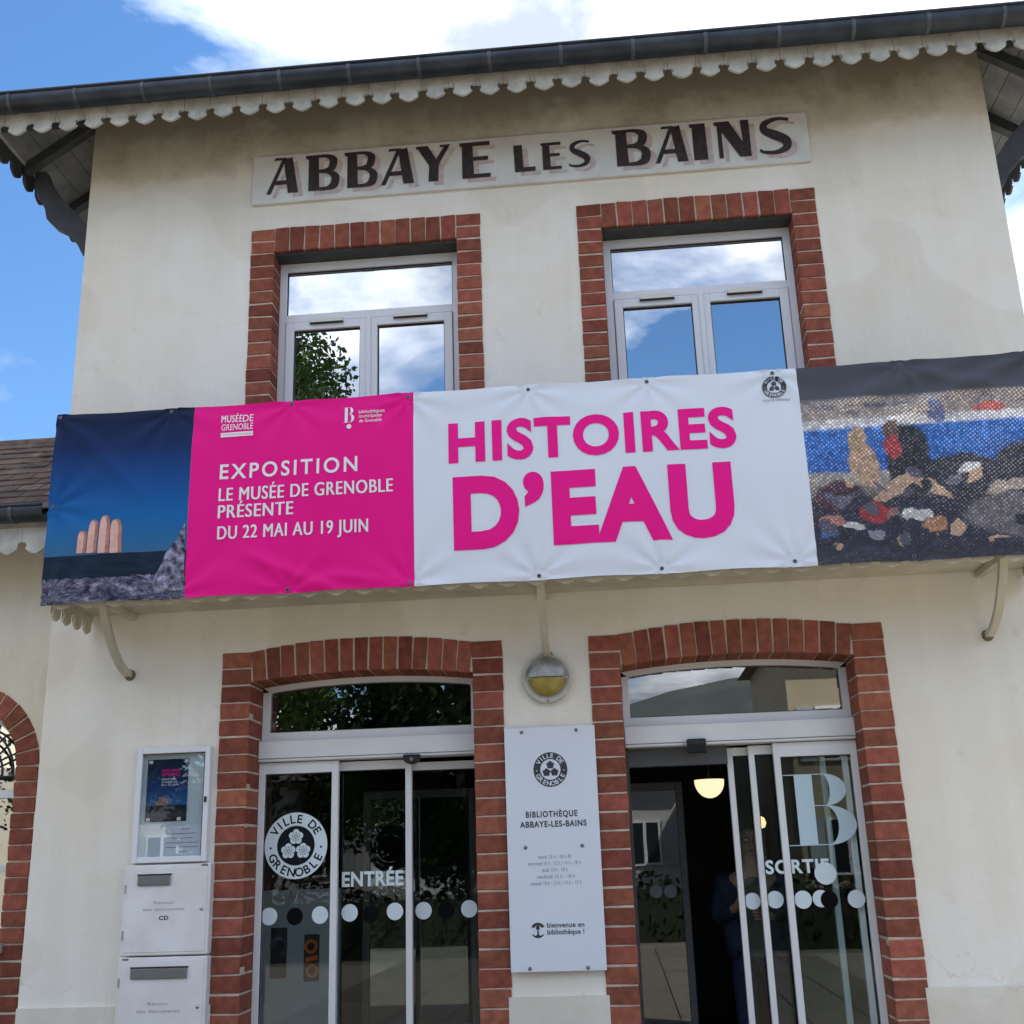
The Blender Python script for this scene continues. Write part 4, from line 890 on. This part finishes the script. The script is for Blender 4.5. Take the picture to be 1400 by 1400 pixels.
# ================================================================== wall lamp, sensors
lc = P(748, 928, -.03)
lm = thing('wall_lamp', 'round metal bulkhead lamp with yellow half-moon lens between the door arches', 'lamp', (lc.x, 0, lc.z-.15))
MB().lathe([(.0, -.03), (.128, -.03), (.143, -.042), (.150, -.036), (.152, -.02), (.146, -.001)], (lc.x, 0, lc.z), 'y', 44).build('base_ring', mat('lamp_metal', (.56, .54, .48), .45, metal=.2, var=.2, vscale=12), lm, smooth=True)
auto_smooth(MB().lathe([(.132, -.038), (.126, -.058), (.108, -.076), (.074, -.090), (.035, -.097), (0, -.098)], (lc.x, 0, lc.z+.006), 'y', 30, 0, math.pi).build('hood', mat('lamp_hood', (.42, .42, .40), .42, metal=.4, col2=(.24, .24, .23), vscale=14), lm), 60)
MB().box(lc.x-.128, lc.x+.128, -.062, -.03, lc.z-.004, lc.z+.010).build('hood_rim', mat('lamp_metal', (1, 1, 1)), lm, bevel=.004)
auto_smooth(MB().lathe([(.112, -.034), (.106, -.055), (.08, -.075), (.04, -.085), (0, -.088)], (lc.x, 0, lc.z+.004), 'y', 30, math.pi, 2*math.pi).build('lens', mat('lamp_lens', (.38, .29, .06), .4, var=.25, vscale=20), lm), 60)
MB().lathe([(0, -.046), (.006, -.045), (.008, -.03)], (lc.x, 0, lc.z-.136), 'y', 10).build('screw', M_SLOT, lm)
e = P(563, 1040, YD-.13)
s1 = thing('motion_sensor', 'rounded black motion sensor on the header above the closed entrance', 'sensor', (e.x, YD-.1, e.z))
e.z += .012; pts = [(e.x-.052, e.z+.026), (e.x+.052, e.z+.026)]+[(e.x+.052*math.cos(a), e.z+.006-.040*math.sin(a)) for a in [math.pi*i/12 for i in range(13)]]
MB().prism(pts, YD-.150, YD-.102).build('housing', M_BLACKP, s1, bevel=.004)
MB().lathe([(0, -.006), (.010, -.004), (.013, 0)], (e.x, YD-.149, e.z-.004), 'y', 14).build('eye', M_SLOT, s1, smooth=True)
e = P(952, 1020, YD-.13)
s2 = thing('motion_sensor', 'square black motion sensor on the header above the open exit', 'sensor', (e.x, YD-.1, e.z))
MB().box(e.x-.056, e.x+.060, YD-.145, YD-.102, e.z-.042, e.z+.044).build('housing', M_BLACKP, s2, bevel=.006)
MB().box(e.x-.046, e.x+.050, YD-.149, YD-.1455, e.z-.034, e.z+.012).build('eye', mat('sensor_lens', (.004, .004, .005), .12), s2)

# ================================================================== low wing on the left
YA = .30
an = thing('annex_wing', 'low cream wing with tiled roof and arched window at the left edge', 'building', (-5, YA, 0))
AX0, AX1, ATOP = -9.0, -W-.001, 3.98
xc, zc, RO, RI = -3.925, 2.28, .55, .392; ZS = 1.19
# wall with an arched opening
arc = [(xc-(RO-.01)*math.cos(math.pi*i/24), zc+(RO-.01)*math.sin(math.pi*i/24)) for i in range(25)]
b = MB().prism([(AX0, zc), arc[0]]+arc[1:]+[(AX1, zc), (AX1, ATOP), (AX0, ATOP)], YA, YA+.4)
b.box(AX0, xc-RO+.01, YA, YA+.4, 0, zc).box(xc+RO-.01, AX1, YA, YA+.4, 0, zc).box(xc-RO+.01, xc+RO-.01, YA, YA+.4, 0, ZS-.06)
b.build('wall', M_WALL2, an)
MB().box(AX0, AX1, 3.6, 3.9, 0, ATOP).box(AX0, AX0+.3, YA+.4, 3.6, 0, ATOP).build('back_wall', M_WALL2, an)
sr = MB(); n = 24
A = [(xc-(RO-.004)*math.cos(math.pi*i/n), zc+(RO-.004)*math.sin(math.pi*i/n)) for i in range(n+1)]; B2 = [(xc-(RI+.006)*math.cos(math.pi*i/n), zc+(RI+.006)*math.sin(math.pi*i/n)) for i in range(n+1)]
sr.prism(A+B2[::-1], YA-.002, YA+.2).box(xc-RO+.004, xc-RI-.006, YA-.002, YA+.2, ZS-.06, zc).box(xc+RI+.006, xc+RO-.004, YA-.002, YA+.2, ZS-.06, zc)
sr = sr.build('window_surround', M_MORTAR, an)
jw = RO-RI
for sg in (-1, 1):
    x0, x1 = sorted((xc+sg*RI, xc+sg*RO)); jamb(sr, x0, x1, zc, ZS-.5, .100, .2)
for o in list(sr.children): o.location.y += YA
nv = 15
for i in range(nv):
    a = math.pi*(i+.5)/nv; rm = (RO+RI)/2
    me = bevel_box_mesh('brick', math.pi*RO/nv-.013, .2, jw-.003, M_BRICK, .004, (1-RI/RO)/2, random.randint(1, 9))
    place('brick', me, (xc-rm*math.cos(a), YA-.011+.1, zc+rm*math.sin(a)), sr, (0, a-math.pi/2, 0))
f = MB(); yw0, yw1 = YA+.12, YA+.17
A = [(xc-RI*math.cos(math.pi*i/n), zc+RI*math.sin(math.pi*i/n)) for i in range(n+1)]; B2 = [(xc-(RI-.045)*math.cos(math.pi*i/n), zc+(RI-.045)*math.sin(math.pi*i/n)) for i in range(n+1)]
f.prism(A+B2[::-1], yw0, yw1).box(xc-RI, xc-RI+.045, yw0, yw1, ZS, zc).box(xc+RI-.045, xc+RI, yw0, yw1, ZS, zc)
for z, h in ((2.085, .055), (1.615, .045), (ZS, .06)): f.box(xc-RI+.045, xc+RI-.045, yw0, yw1, z, z+h)
aw = f.build('window', M_ALU, an, bevel=.003)
MB().prism(B2[::-1]+[], yw0+.025, yw0+.031).build('pane', G_WIN, aw)
for z0, z1 in ((2.14, zc), (1.66, 2.085), (ZS+.06, 1.615)): MB().box(xc-RI+.045, xc+RI-.045, yw0+.025, yw0+.031, z0, z1).build('pane', G_TRANS, aw)
gr = MB()
for rr in (.13, .26, .335): gr.tube([(xc+rr*math.cos(math.pi*i/18), yw0-.04, zc-.05+rr*math.sin(math.pi*i/18)) for i in range(19)], .008, 6)
for k in range(1, 8): a = math.pi*k/8; gr.tube([(xc+.13*math.cos(a), yw0-.04, zc-.05+.13*math.sin(a)), (xc+.38*math.cos(a), yw0-.04, zc-.05+.38*math.sin(a))], .007, 6)
gr.tube([(xc-RI, yw0-.04, zc-.06), (xc+RI, yw0-.04, zc-.06)], .010, 6).build('fan_grille', M_BLACKP, aw)
MB().box(xc-RI-.03, xc+RI+.03, YA-.05, YA+.12, ZS-.06, ZS-.001).build('sill', M_TRIM, an, bevel=.005)
# roof of the wing
EY, EZ, RYD, RZ = -.10, 3.90, 1.05, 4.83
base = MB().add([(AX0-.2, EY, EZ), (AX1, EY, EZ), (AX1, RYD, RZ), (AX0-.2, RYD, RZ), (AX1, 2*RYD-EY+1.6, EZ-.2), (AX0-.2, 2*RYD-EY+1.6, EZ-.2)], [(0, 1, 2, 3), (3, 2, 4, 5), (1, 0, 5, 4)]).build('roof', M_TILE, an)
rows = 12; sl_ = math.hypot(RYD-EY, RZ-EZ); pitch = math.atan2(RZ-EZ, RYD-EY); ex = sl_/rows
tm = bevel_box_mesh('roof_tile', .163, ex*1.55, .016, M_TILE, .004)
for r in range(rows):
    for i in range(11):
        x = -3.31-.166*i-(.083 if r % 2 else 0); s_ = ex*(r+.5)
        if x+.09 > AX1: x -= 0
        if x+.085 > AX1: continue
        o = place('roof_tile', tm, (x, EY+s_*math.cos(pitch)+random.uniform(-.004, .004)-.02, EZ+s_*math.sin(pitch)+.020), base, (pitch-.085+random.uniform(-.02, .02), random.uniform(-.025, .025), random.uniform(-.012, .012)))
MB().tube([(AX0, RYD, RZ+.01), (AX1, RYD, RZ+.01)], .05, 10).build('ridge_cap', M_TILE, base)
gutter('gutter', AX0, AX1-.01, EY-.075, 3.905, .072, M_ZINC, an, [-3.45-.5*k for k in range(6)])
MB().box(AX0, AX1-.004, EY+.006, EY+.028, 3.74, 3.90).build('fascia', M_TRIM, an)
for i in range(12): place('valance_board', VM, (-3.325-TW*i, EY-.006, 3.79), an)
MB().box(AX0, AX1-.004, EY+.03, YA-.002, 3.86, 3.88).build('soffit_board', M_SOFFIT, an)

# ================================================================== inside the doors
M_FRAMEG = mat('inner_frame_grey', (.13, .135, .14), .45)
def inner_door(p0, p1, ptop, Y, label, st=.055):
    x0, x1, zt = P(p0, 1200, Y).x, P(p1, 1200, Y).x, P((p0+p1)/2, ptop, Y).z
    d = thing('vestibule_door', label, 'door', ((x0+x1)/2, Y, .04))
    MB().box(x0, x0+st, Y-.025, Y+.025, .04, zt).box(x1-st, x1, Y-.025, Y+.025, .04, zt).box(x0+st, x1-st, Y-.025, Y+.025, zt-.06, zt).box(x0+st, x1-st, Y-.025, Y+.025, .04, .14).build('frame', M_FRAMEG, d, bevel=.003)
    MB().box(x0+st, x1-st, Y-.003, Y+.003, .14, zt-.06).build('pane', G_INNER, d); return d
d = inner_door(846, 941, 1070, 1.55, 'grey-framed glass vestibule door just inside the open exit', .05)
for p, q in ((897, 1219), (917, 1219)):
    e = P(p, q, 1.54); MB().disc(e.x, e.z, .045, 1.5455, 20).build('dot', M_PRINTG, d)
inner_door(497, 652, 1080, 1.75, 'grey-framed glass vestibule door behind the closed entrance', .05)
e = P(969.5, 1068, 3.0)
gl = thing('globe_lamp', 'lit half-globe lamp glowing inside the open exit', 'lamp', (e.x, 3.0, e.z-.2))
R0 = .125
MB().lathe([(0, -R0*1.12)]+[(R0*math.sin(a), -R0*1.12*math.cos(a)) for a in [math.pi/2*i/10 for i in range(1, 11)]]+[(R0, .012), (0, .014)], (e.x, 3.0, e.z), 'z', 30).build('shade', mat('lamp_glow', (1.0, .74, .46), .5, emit=.22), gl, smooth=True)
MB().tube([(e.x, 3.0, e.z+.015), (e.x, 3.0, 3.0)], .012, 8).build('stem', M_BLACKP, gl)
e = P(1041, 1125, 4.2)
g2 = thing('bulb_lamp', 'small warm bulb lamp glowing deep in the room', 'lamp', (e.x, 4.2, e.z-.1))
MB().lathe([(0, -.05), (.03, -.04), (.045, 0), (.03, .045), (0, .06)], (e.x, 4.2, e.z), 'z', 16).build('bulb', mat('bulb_glow', (1.0, .6, .28), .5, emit=.35), g2, smooth=True)
MB().tube([(e.x, 4.2, e.z+.06), (e.x, 4.2, 3.0)], .006, 6).build('cord', M_BLACKP, g2)
# display in the left room
Y_ = 1.25; e0, e1 = P(350, 1218, Y_), P(486, 1400, Y_)
dp = thing('display_stand', 'pale grey display stand behind the left door pane', 'stand', ((e0.x+e1.x)/2-.1, Y_, .04))
MB().box(e0.x-.35, e1.x-.12, Y_, Y_+.05, .10, e0.z).build('panel', mat('stand_grey', (.50, .56, .60), .6, var=.12, vscale=3), dp, bevel=.004)
for x in (e0.x-.3, e1.x-.2): MB().box(x, x+.05, Y_-.15, Y_+.2, .04, .10).build('foot', M_SLOT, dp)
def poster(p0, q0, p1, q1_, Y, label, m, extra=None):
    a, b_ = P(p0, q1_, Y), P(p1, q0, Y); t = thing('poster', label, 'poster', ((a.x+b_.x)/2, Y, a.z))
    MB().box(a.x, b_.x, Y-.004, Y, a.z, b_.z).build('sheet', m, t)
    if extra: extra(t, a, b_, Y-.005)
def ex1(t, a, b_, y):
    cx = (a.x+b_.x)/2; MB().ring(cx, a.z+.62*(b_.z-a.z), .045, .065, y, 24, 0, math.pi).build('printed_arch', mat('print_violet', (.13, .09, .20), .5), t)
def ex2(t, a, b_, y):
    w_, h = b_.x-a.x, b_.z-a.z; k = MB()
    for u, v, r in ((.45, .74, .24), (.55, .22, .22)): k.ring(a.x+u*w_, a.z+v*h, r*w_, (r+.20)*w_, y, 20)
    k.flat([(a.x+.1*w_, a.z+.40*h), (a.x+.9*w_, a.z+.46*h), (a.x+.9*w_, a.z+.56*h), (a.x+.1*w_, a.z+.50*h)], y-.0006); k.build('printed_lettering', mat('print_orange', (.75, .16, .03), .5), t)
poster(369, 1268, 393, 1338, Y_-.002, 'narrow dark violet poster on the display stand', mat('poster_violet', (.035, .025, .055), .5), ex1)
poster(415, 1277, 437, 1342, Y_-.002, 'narrow black poster with orange shapes on the display stand', mat('poster_black', (.015, .012, .012), .5), ex2)
poster(378, 1205, 396, 1242, Y_+.9, 'small dark poster on the rear wall behind the seal', mat('poster_brown', (.06, .045, .04), .5))

# ================================================================== man inside the exit
YM_ = 1.25; pt = P(1021, 1121, YM_); HT = pt.z-.04; k_ = HT/1.80
man = thing('person', 'balding person in dark blue jacket and green top looking down behind the exit glass', 'person', (pt.x, YM_, .04))
def skin(name, verts, edges, m, parent, sub=2, root=0):
    me = bpy.data.meshes.new(name); me.from_pydata([tuple(c*k_ for c in v[0]) for v in verts], edges, []); me.materials.append(m)
    o = place(name, me, wloc(parent), parent)
    md = o.modifiers.new('skin', 'SKIN'); md.use_smooth_shade = True
    sv = me.skin_vertices[0].data
    for i, v in enumerate(verts):
        r = v[1] if isinstance(v[1], tuple) else (v[1], v[1]); sv[i].radius = (r[0]*k_, r[1]*k_)
    sv[root].use_root = True
    ms = o.modifiers.new('sub', 'SUBSURF'); ms.levels = ms.render_levels = sub; return o
M_SKIN = mat('skin', (.46, .27, .20), .5, var=.15, vscale=30); M_JACKET = mat('navy_cloth', (.014, .026, .065), .85, var=.3, vscale=40); M_JEAN = mat('denim', (.018, .040, .11), .85, var=.35, vscale=50); M_SHIRT = mat('green_cloth', (.10, .135, .12), .85, var=.2, vscale=40)
V = [((0, 0, .95), (.13, .09)), ((0, 0, 1.15), (.13, .09)), ((0, 0, 1.36), (.15, .09)), ((0, -.005, 1.48), (.065, .06)), ((0, -.02, 1.545), (.056, .056)), ((0, -.045, 1.60), (.068, .078)), ((0, -.045, 1.68), (.074, .092)), ((0, -.035, 1.745), (.060, .072))]
E_ = [(i, i+1) for i in range(7)]
def addv(p, r): V.append((p, r)); return len(V)-1
for sg in (-1, 1):
    sh = addv((sg*.185, .01, 1.40), .055); E_.append((2, sh))
    if sg < 0: el_, wr_ = (-.255, .03, 1.13), (-.145, -.20, 1.23)
    else: el_, wr_ = (.27, .03, 1.13), (.06, -.22, 1.17)
    e1_ = addv(el_, .043); w1_ = addv(wr_, .028); E_ += [(sh, e1_), (e1_, w1_)]
    dr_ = (Vector(wr_)-Vector(el_)).normalized(); side = Vector((0, 0, 1)); acr = dr_.cross(side).normalized()
    pm = Vector(wr_)+dr_*.055; pl = addv(tuple(pm), (.030, .018)); E_.append((w1_, pl))
    for j, ln in enumerate((.066, .076, .070, .055)):
        off = side*(.030-.020*j); b0 = pm+dr_*.035+off; b1 = b0+dr_*ln*.55-acr*.006; b2 = b1+dr_*ln*.35-acr*.024*(-sg)
        i0 = addv(tuple(b0), .0095); i1 = addv(tuple(b1), .0085); i2 = addv(tuple(b2), .0075); E_ += [(pl, i0), (i0, i1), (i1, i2)]
    tb = pm-dr_*.02+side*.035; t1 = tb+dr_*.035+side*.012; i0 = addv(tuple(tb), .011); i1 = addv(tuple(t1), .009); E_ += [(pl, i0), (i0, i1)]
    hp = addv((sg*.095, 0, .90), .085); kn = addv((sg*.105, -.01, .50), .052); ak = addv((sg*.11, .02, .10), .036); to = addv((sg*.12, -.13, .045), .032); E_ += [(0, hp), (hp, kn), (kn, ak), (ak, to)]
skin('body', V, E_, M_SKIN, man)
skin('shirt', [((0, 0, .84), (.165, .12)), ((0, 0, 1.15), (.155, .115)), ((0, 0, 1.36), (.165, .112)), ((0, -.003, 1.46), (.085, .075))], [(0, 1), (1, 2), (2, 3)], M_SHIRT, man)
jv, je = [], []
for sg in (-1, 1):
    el_, wr_ = ((-.255, .03, 1.13), (-.155, -.18, 1.22)) if sg < 0 else ((.27, .03, 1.13), (.075, -.20, 1.168)); b0 = len(jv)
    jv += [((sg*.135, 0, .86), (.085, .135)), ((sg*.135, 0, 1.12), (.080, .130)), ((sg*.14, 0, 1.36), (.080, .125)), ((sg*.205, .01, 1.39), .078), (el_, .062), (wr_, .046)]
    je += [(b0+i, b0+i+1) for i in range(5)]
jv += [((0, .085, 1.12), (.09, .05)), ((0, .085, 1.38), (.09, .05))]; je += [(1, 12), (12, 7), (2, 13), (13, 8), (12, 13)]
skin('jacket', jv, je, M_JACKET, man)
skin('trousers', [((0, 0, 1.0), (.15, .105))]+[q for sg in (-1, 1) for q in (((sg*.10, 0, .86), .105), ((sg*.108, -.01, .50), .078), ((sg*.112, .02, .10), .065))], [(0, 1), (1, 2), (2, 3), (0, 4), (4, 5), (5, 6)], M_JEAN, man)
for sg in (-1, 1): skin('shoe', [((sg*.112, .05, .05), .045), ((sg*.115, -.05, .045), .045), ((sg*.122, -.17, .038), .036)], [(0, 1), (1, 2)], M_BLACKP, man)
bx, by, bz = pt.x, YM_, .04
K = lambda x, y, z: (bx+x*k_, by+y*k_, bz+z*k_)
def ell(name, c, r, m):
    b = MB(); nn = 12; b.v = []; 
    for j in range(9):
        t = math.pi*j/8
        for i in range(nn): a = 2*math.pi*i/nn; b.v.append((c[0]+r[0]*math.sin(t)*math.cos(a), c[1]+r[1]*math.sin(t)*math.sin(a), c[2]+r[2]*math.cos(t)))
    b.f = [(j*nn+i, (j+1)*nn+i, (j+1)*nn+(i+1) % nn, j*nn+(i+1) % nn) for j in range(8) for i in range(nn)]
    return b.build(name, m, man, smooth=True)
ell('nose', K(0, -.143, 1.635), (.014, .020, .022), M_SKIN)
for sg in (-1, 1):
    ell('ear', K(sg*.078, -.03, 1.655), (.010, .020, .032), M_SKIN); ell('eye', K(sg*.030, -.125, 1.665), (.012, .010, .008), mat('eye_white', (.6, .58, .55), .3))
    ell('hair', K(sg*.066, .012, 1.675), (.020, .055, .045), mat('hair_grey', (.10, .09, .085), .8, var=.3, vscale=90))
    MB().tube([K(sg*.034+.024*math.cos(t), -.148, 1.662+.019*math.sin(t)) for t in [2*math.pi*i/16 for i in range(17)]], .0022, 6).tube([K(sg*.058, -.146, 1.667), K(sg*.078, -.03, 1.672)], .002, 6).build('glasses', M_BLACKP, man)
ell('mouth', K(0, -.128, 1.592), (.024, .008, .006), mat('lips', (.30, .13, .11), .5))

# ================================================================== across the forecourt (seen in the glass)
def tree(x, y, h, rx, zb, label, leafcol, n_leaf, big=1.0, name='broadleaf_tree', seed=1, group='trees across the forecourt'):
    rn = random.Random(seed); t = thing(name, label, 'tree', (x, y, 0), group)
    tr = MB(); tr.tube([(x, y, 0), (x+.05, y, zb*.6), (x-.05, y+.1, zb+.3*(h-zb)), (x, y, h*.86)], [.24, .19, .13, .03], 9); cl = []
    for i in range(16):
        a = rn.uniform(0, 6.28); zz_ = zb+(h-zb)*rn.uniform(.02, .75); s_ = rn.uniform(.45, .95)
        rr = rx*s_*math.sin(math.pi*min(.97, max(.12, (zz_-zb)/(h-zb)*.85+.18))); tip = (x+rr*math.cos(a), y+rr*math.sin(a), zz_+rn.uniform(.5, 1.3))
        tr.tube([(x, y, zz_-.6), (x+rr*.5*math.cos(a), y+rr*.5*math.sin(a), zz_+.1), tip], [.09, .05, .015], 6); cl.append((tip, rn.uniform(.8, 1.35)))
    for i in range(34):
        a = rn.uniform(0, 6.28); v = rn.random(); zz_ = zb+(h-zb)*v; rr = rx*math.sin(math.pi*min(.98, v*.82+.16))*rn.uniform(.3, 1.0); cl.append(((x+rr*math.cos(a), y+rr*math.sin(a), zz_), rn.uniform(.6, 1.2)))
    tr.build('trunk', mat('bark', (.09, .07, .055), .9, var=.4, vscale=8), t)
    vs_, fs_ = [], []
    for i in range(n_leaf):
        c, r = cl[rn.randrange(len(cl))]; d_ = Vector((rn.gauss(0, 1), rn.gauss(0, 1), rn.gauss(0, 1))).normalized()*r*rn.random()**.45
        q = Vector(c)+d_; u = Vector((rn.gauss(0, 1), rn.gauss(0, 1), rn.gauss(0, 1))).normalized(); v = u.orthogonal().normalized(); s_ = rn.uniform(.05, .105)*big; b0 = len(vs_)
        vs_ += [q-u*s_, q+v*s_*.6, q+u*s_, q-v*s_*.6]; fs_.append((b0, b0+1, b0+2, b0+3))
    MB().add(vs_, fs_).build('crown', mat('leaf_'+str(seed), leafcol, .55, col2=tuple(c*.45 for c in leafcol), vscale=1.1, spec=.3), t); return t
tree(-7.3, -17.5, 13.6, 4.0, 1.6, 'tall broadleaf tree mirrored in the left upper window', (.055, .105, .022), 52000, seed=3)
tree(-3.3, -20.0, 8.8, 3.0, 1.2, 'smaller dark tree mirrored in the left door transom', (.030, .060, .018), 34000, 1.7, seed=5)
tree(-12.5, -20, 10.5, 3.2, 2.5, 'spreading tree mirrored in the arched window', (.05, .10, .025), 9000, seed=8)
def facing(x0, x1, y, h, label, col, roofc, cols, rowz):
    t = thing('facing_house', label, 'house', ((x0+x1)/2, y, 0), 'houses across the forecourt'); hm_ = mat('render_'+str(int(x0*10)), col, .9, var=.15, vscale=.8)
    MB().box(x0, x1, y-8, y, 0, h).build('wall', hm_, t)
    r = MB().add([(x0-.4, y+.5, h), (x1+.4, y+.5, h), (x1+.4, y-8.5, h), (x0-.4, y-8.5, h), (x0+1.5, y-4, h+1.0), (x1-1.5, y-4, h+1.0)], [(0, 1, 5, 4), (1, 2, 5), (2, 3, 4, 5), (3, 0, 4), (3, 2, 1, 0)]).build('roof', mat(roofc[0], roofc[1], .85, var=.3, vscale=2), t)
    for z in rowz:
        for i in range(cols):
            cx = x0+(x1-x0)*(i+.5)/cols
            w_ = MB().box(cx-.55, cx+.55, y, y+.06, z, z+1.5).build('window', M_ALU, t)
            for s_ in (-.27, .27): MB().box(cx+s_-.21, cx+s_+.21, y+.061, y+.068, z+.08, z+1.42).build('pane', mat('dark_pane', (.02, .025, .03), .1), w_)
            for s_ in (-1, 1): MB().box(cx+s_*.62-(.0 if s_ > 0 else .45), cx+s_*.62+(.45 if s_ > 0 else 0), y+.001, y+.05, z, z+1.5).build('shutter', mat('shutter_grey', (.34, .37, .40), .7), t)
facing(5.3, 15.5, -25, 7.4, 'beige two-storey house mirrored right in the exit transom', (.40, .33, .23), ('roof_brown', (.13, .085, .06)), 4, (.9, 3.9))
facing(-16, 2.6, -31, 4.3, 'long pale low house mirrored in the lower door panes', (.50, .50, .50), ('roof_grey', (.12, .12, .125)), 7, (1.2,))
facing(-34, -19, -27, 7.5, 'tall cream house far left across the forecourt', (.52, .48, .40), ('roof_brown', (.13, .085, .06)), 5, (1.0, 4.2))
hg = MB(); rn = random.Random(4)
for i in range(5200):
    x = rn.uniform(-9, 9); q = Vector((x, -13+rn.uniform(-.4, .4), rn.uniform(.05, 1.15)+.12*math.sin(x*2.3))); u = Vector((rn.gauss(0, 1), rn.gauss(0, 1), rn.gauss(0, 1))).normalized(); v = u.orthogonal().normalized(); s_ = rn.uniform(.05, .10); hg.add([q-u*s_, q+v*s_*.6, q+u*s_, q-v*s_*.6], [(0, 1, 2, 3)])
hdg = thing('hedge', 'low clipped hedge across the forecourt mirrored in the doors', 'hedge', (0, -13, 0)); hg.build('foliage', mat('leaf_hedge', (.045, .075, .022), .6, col2=(.02, .035, .012), vscale=3), hdg)
MB().box(-9, 9, -13.25, -12.75, .0, .95).build('branches', mat('hedge_core', (.018, .024, .012), .95), hdg)
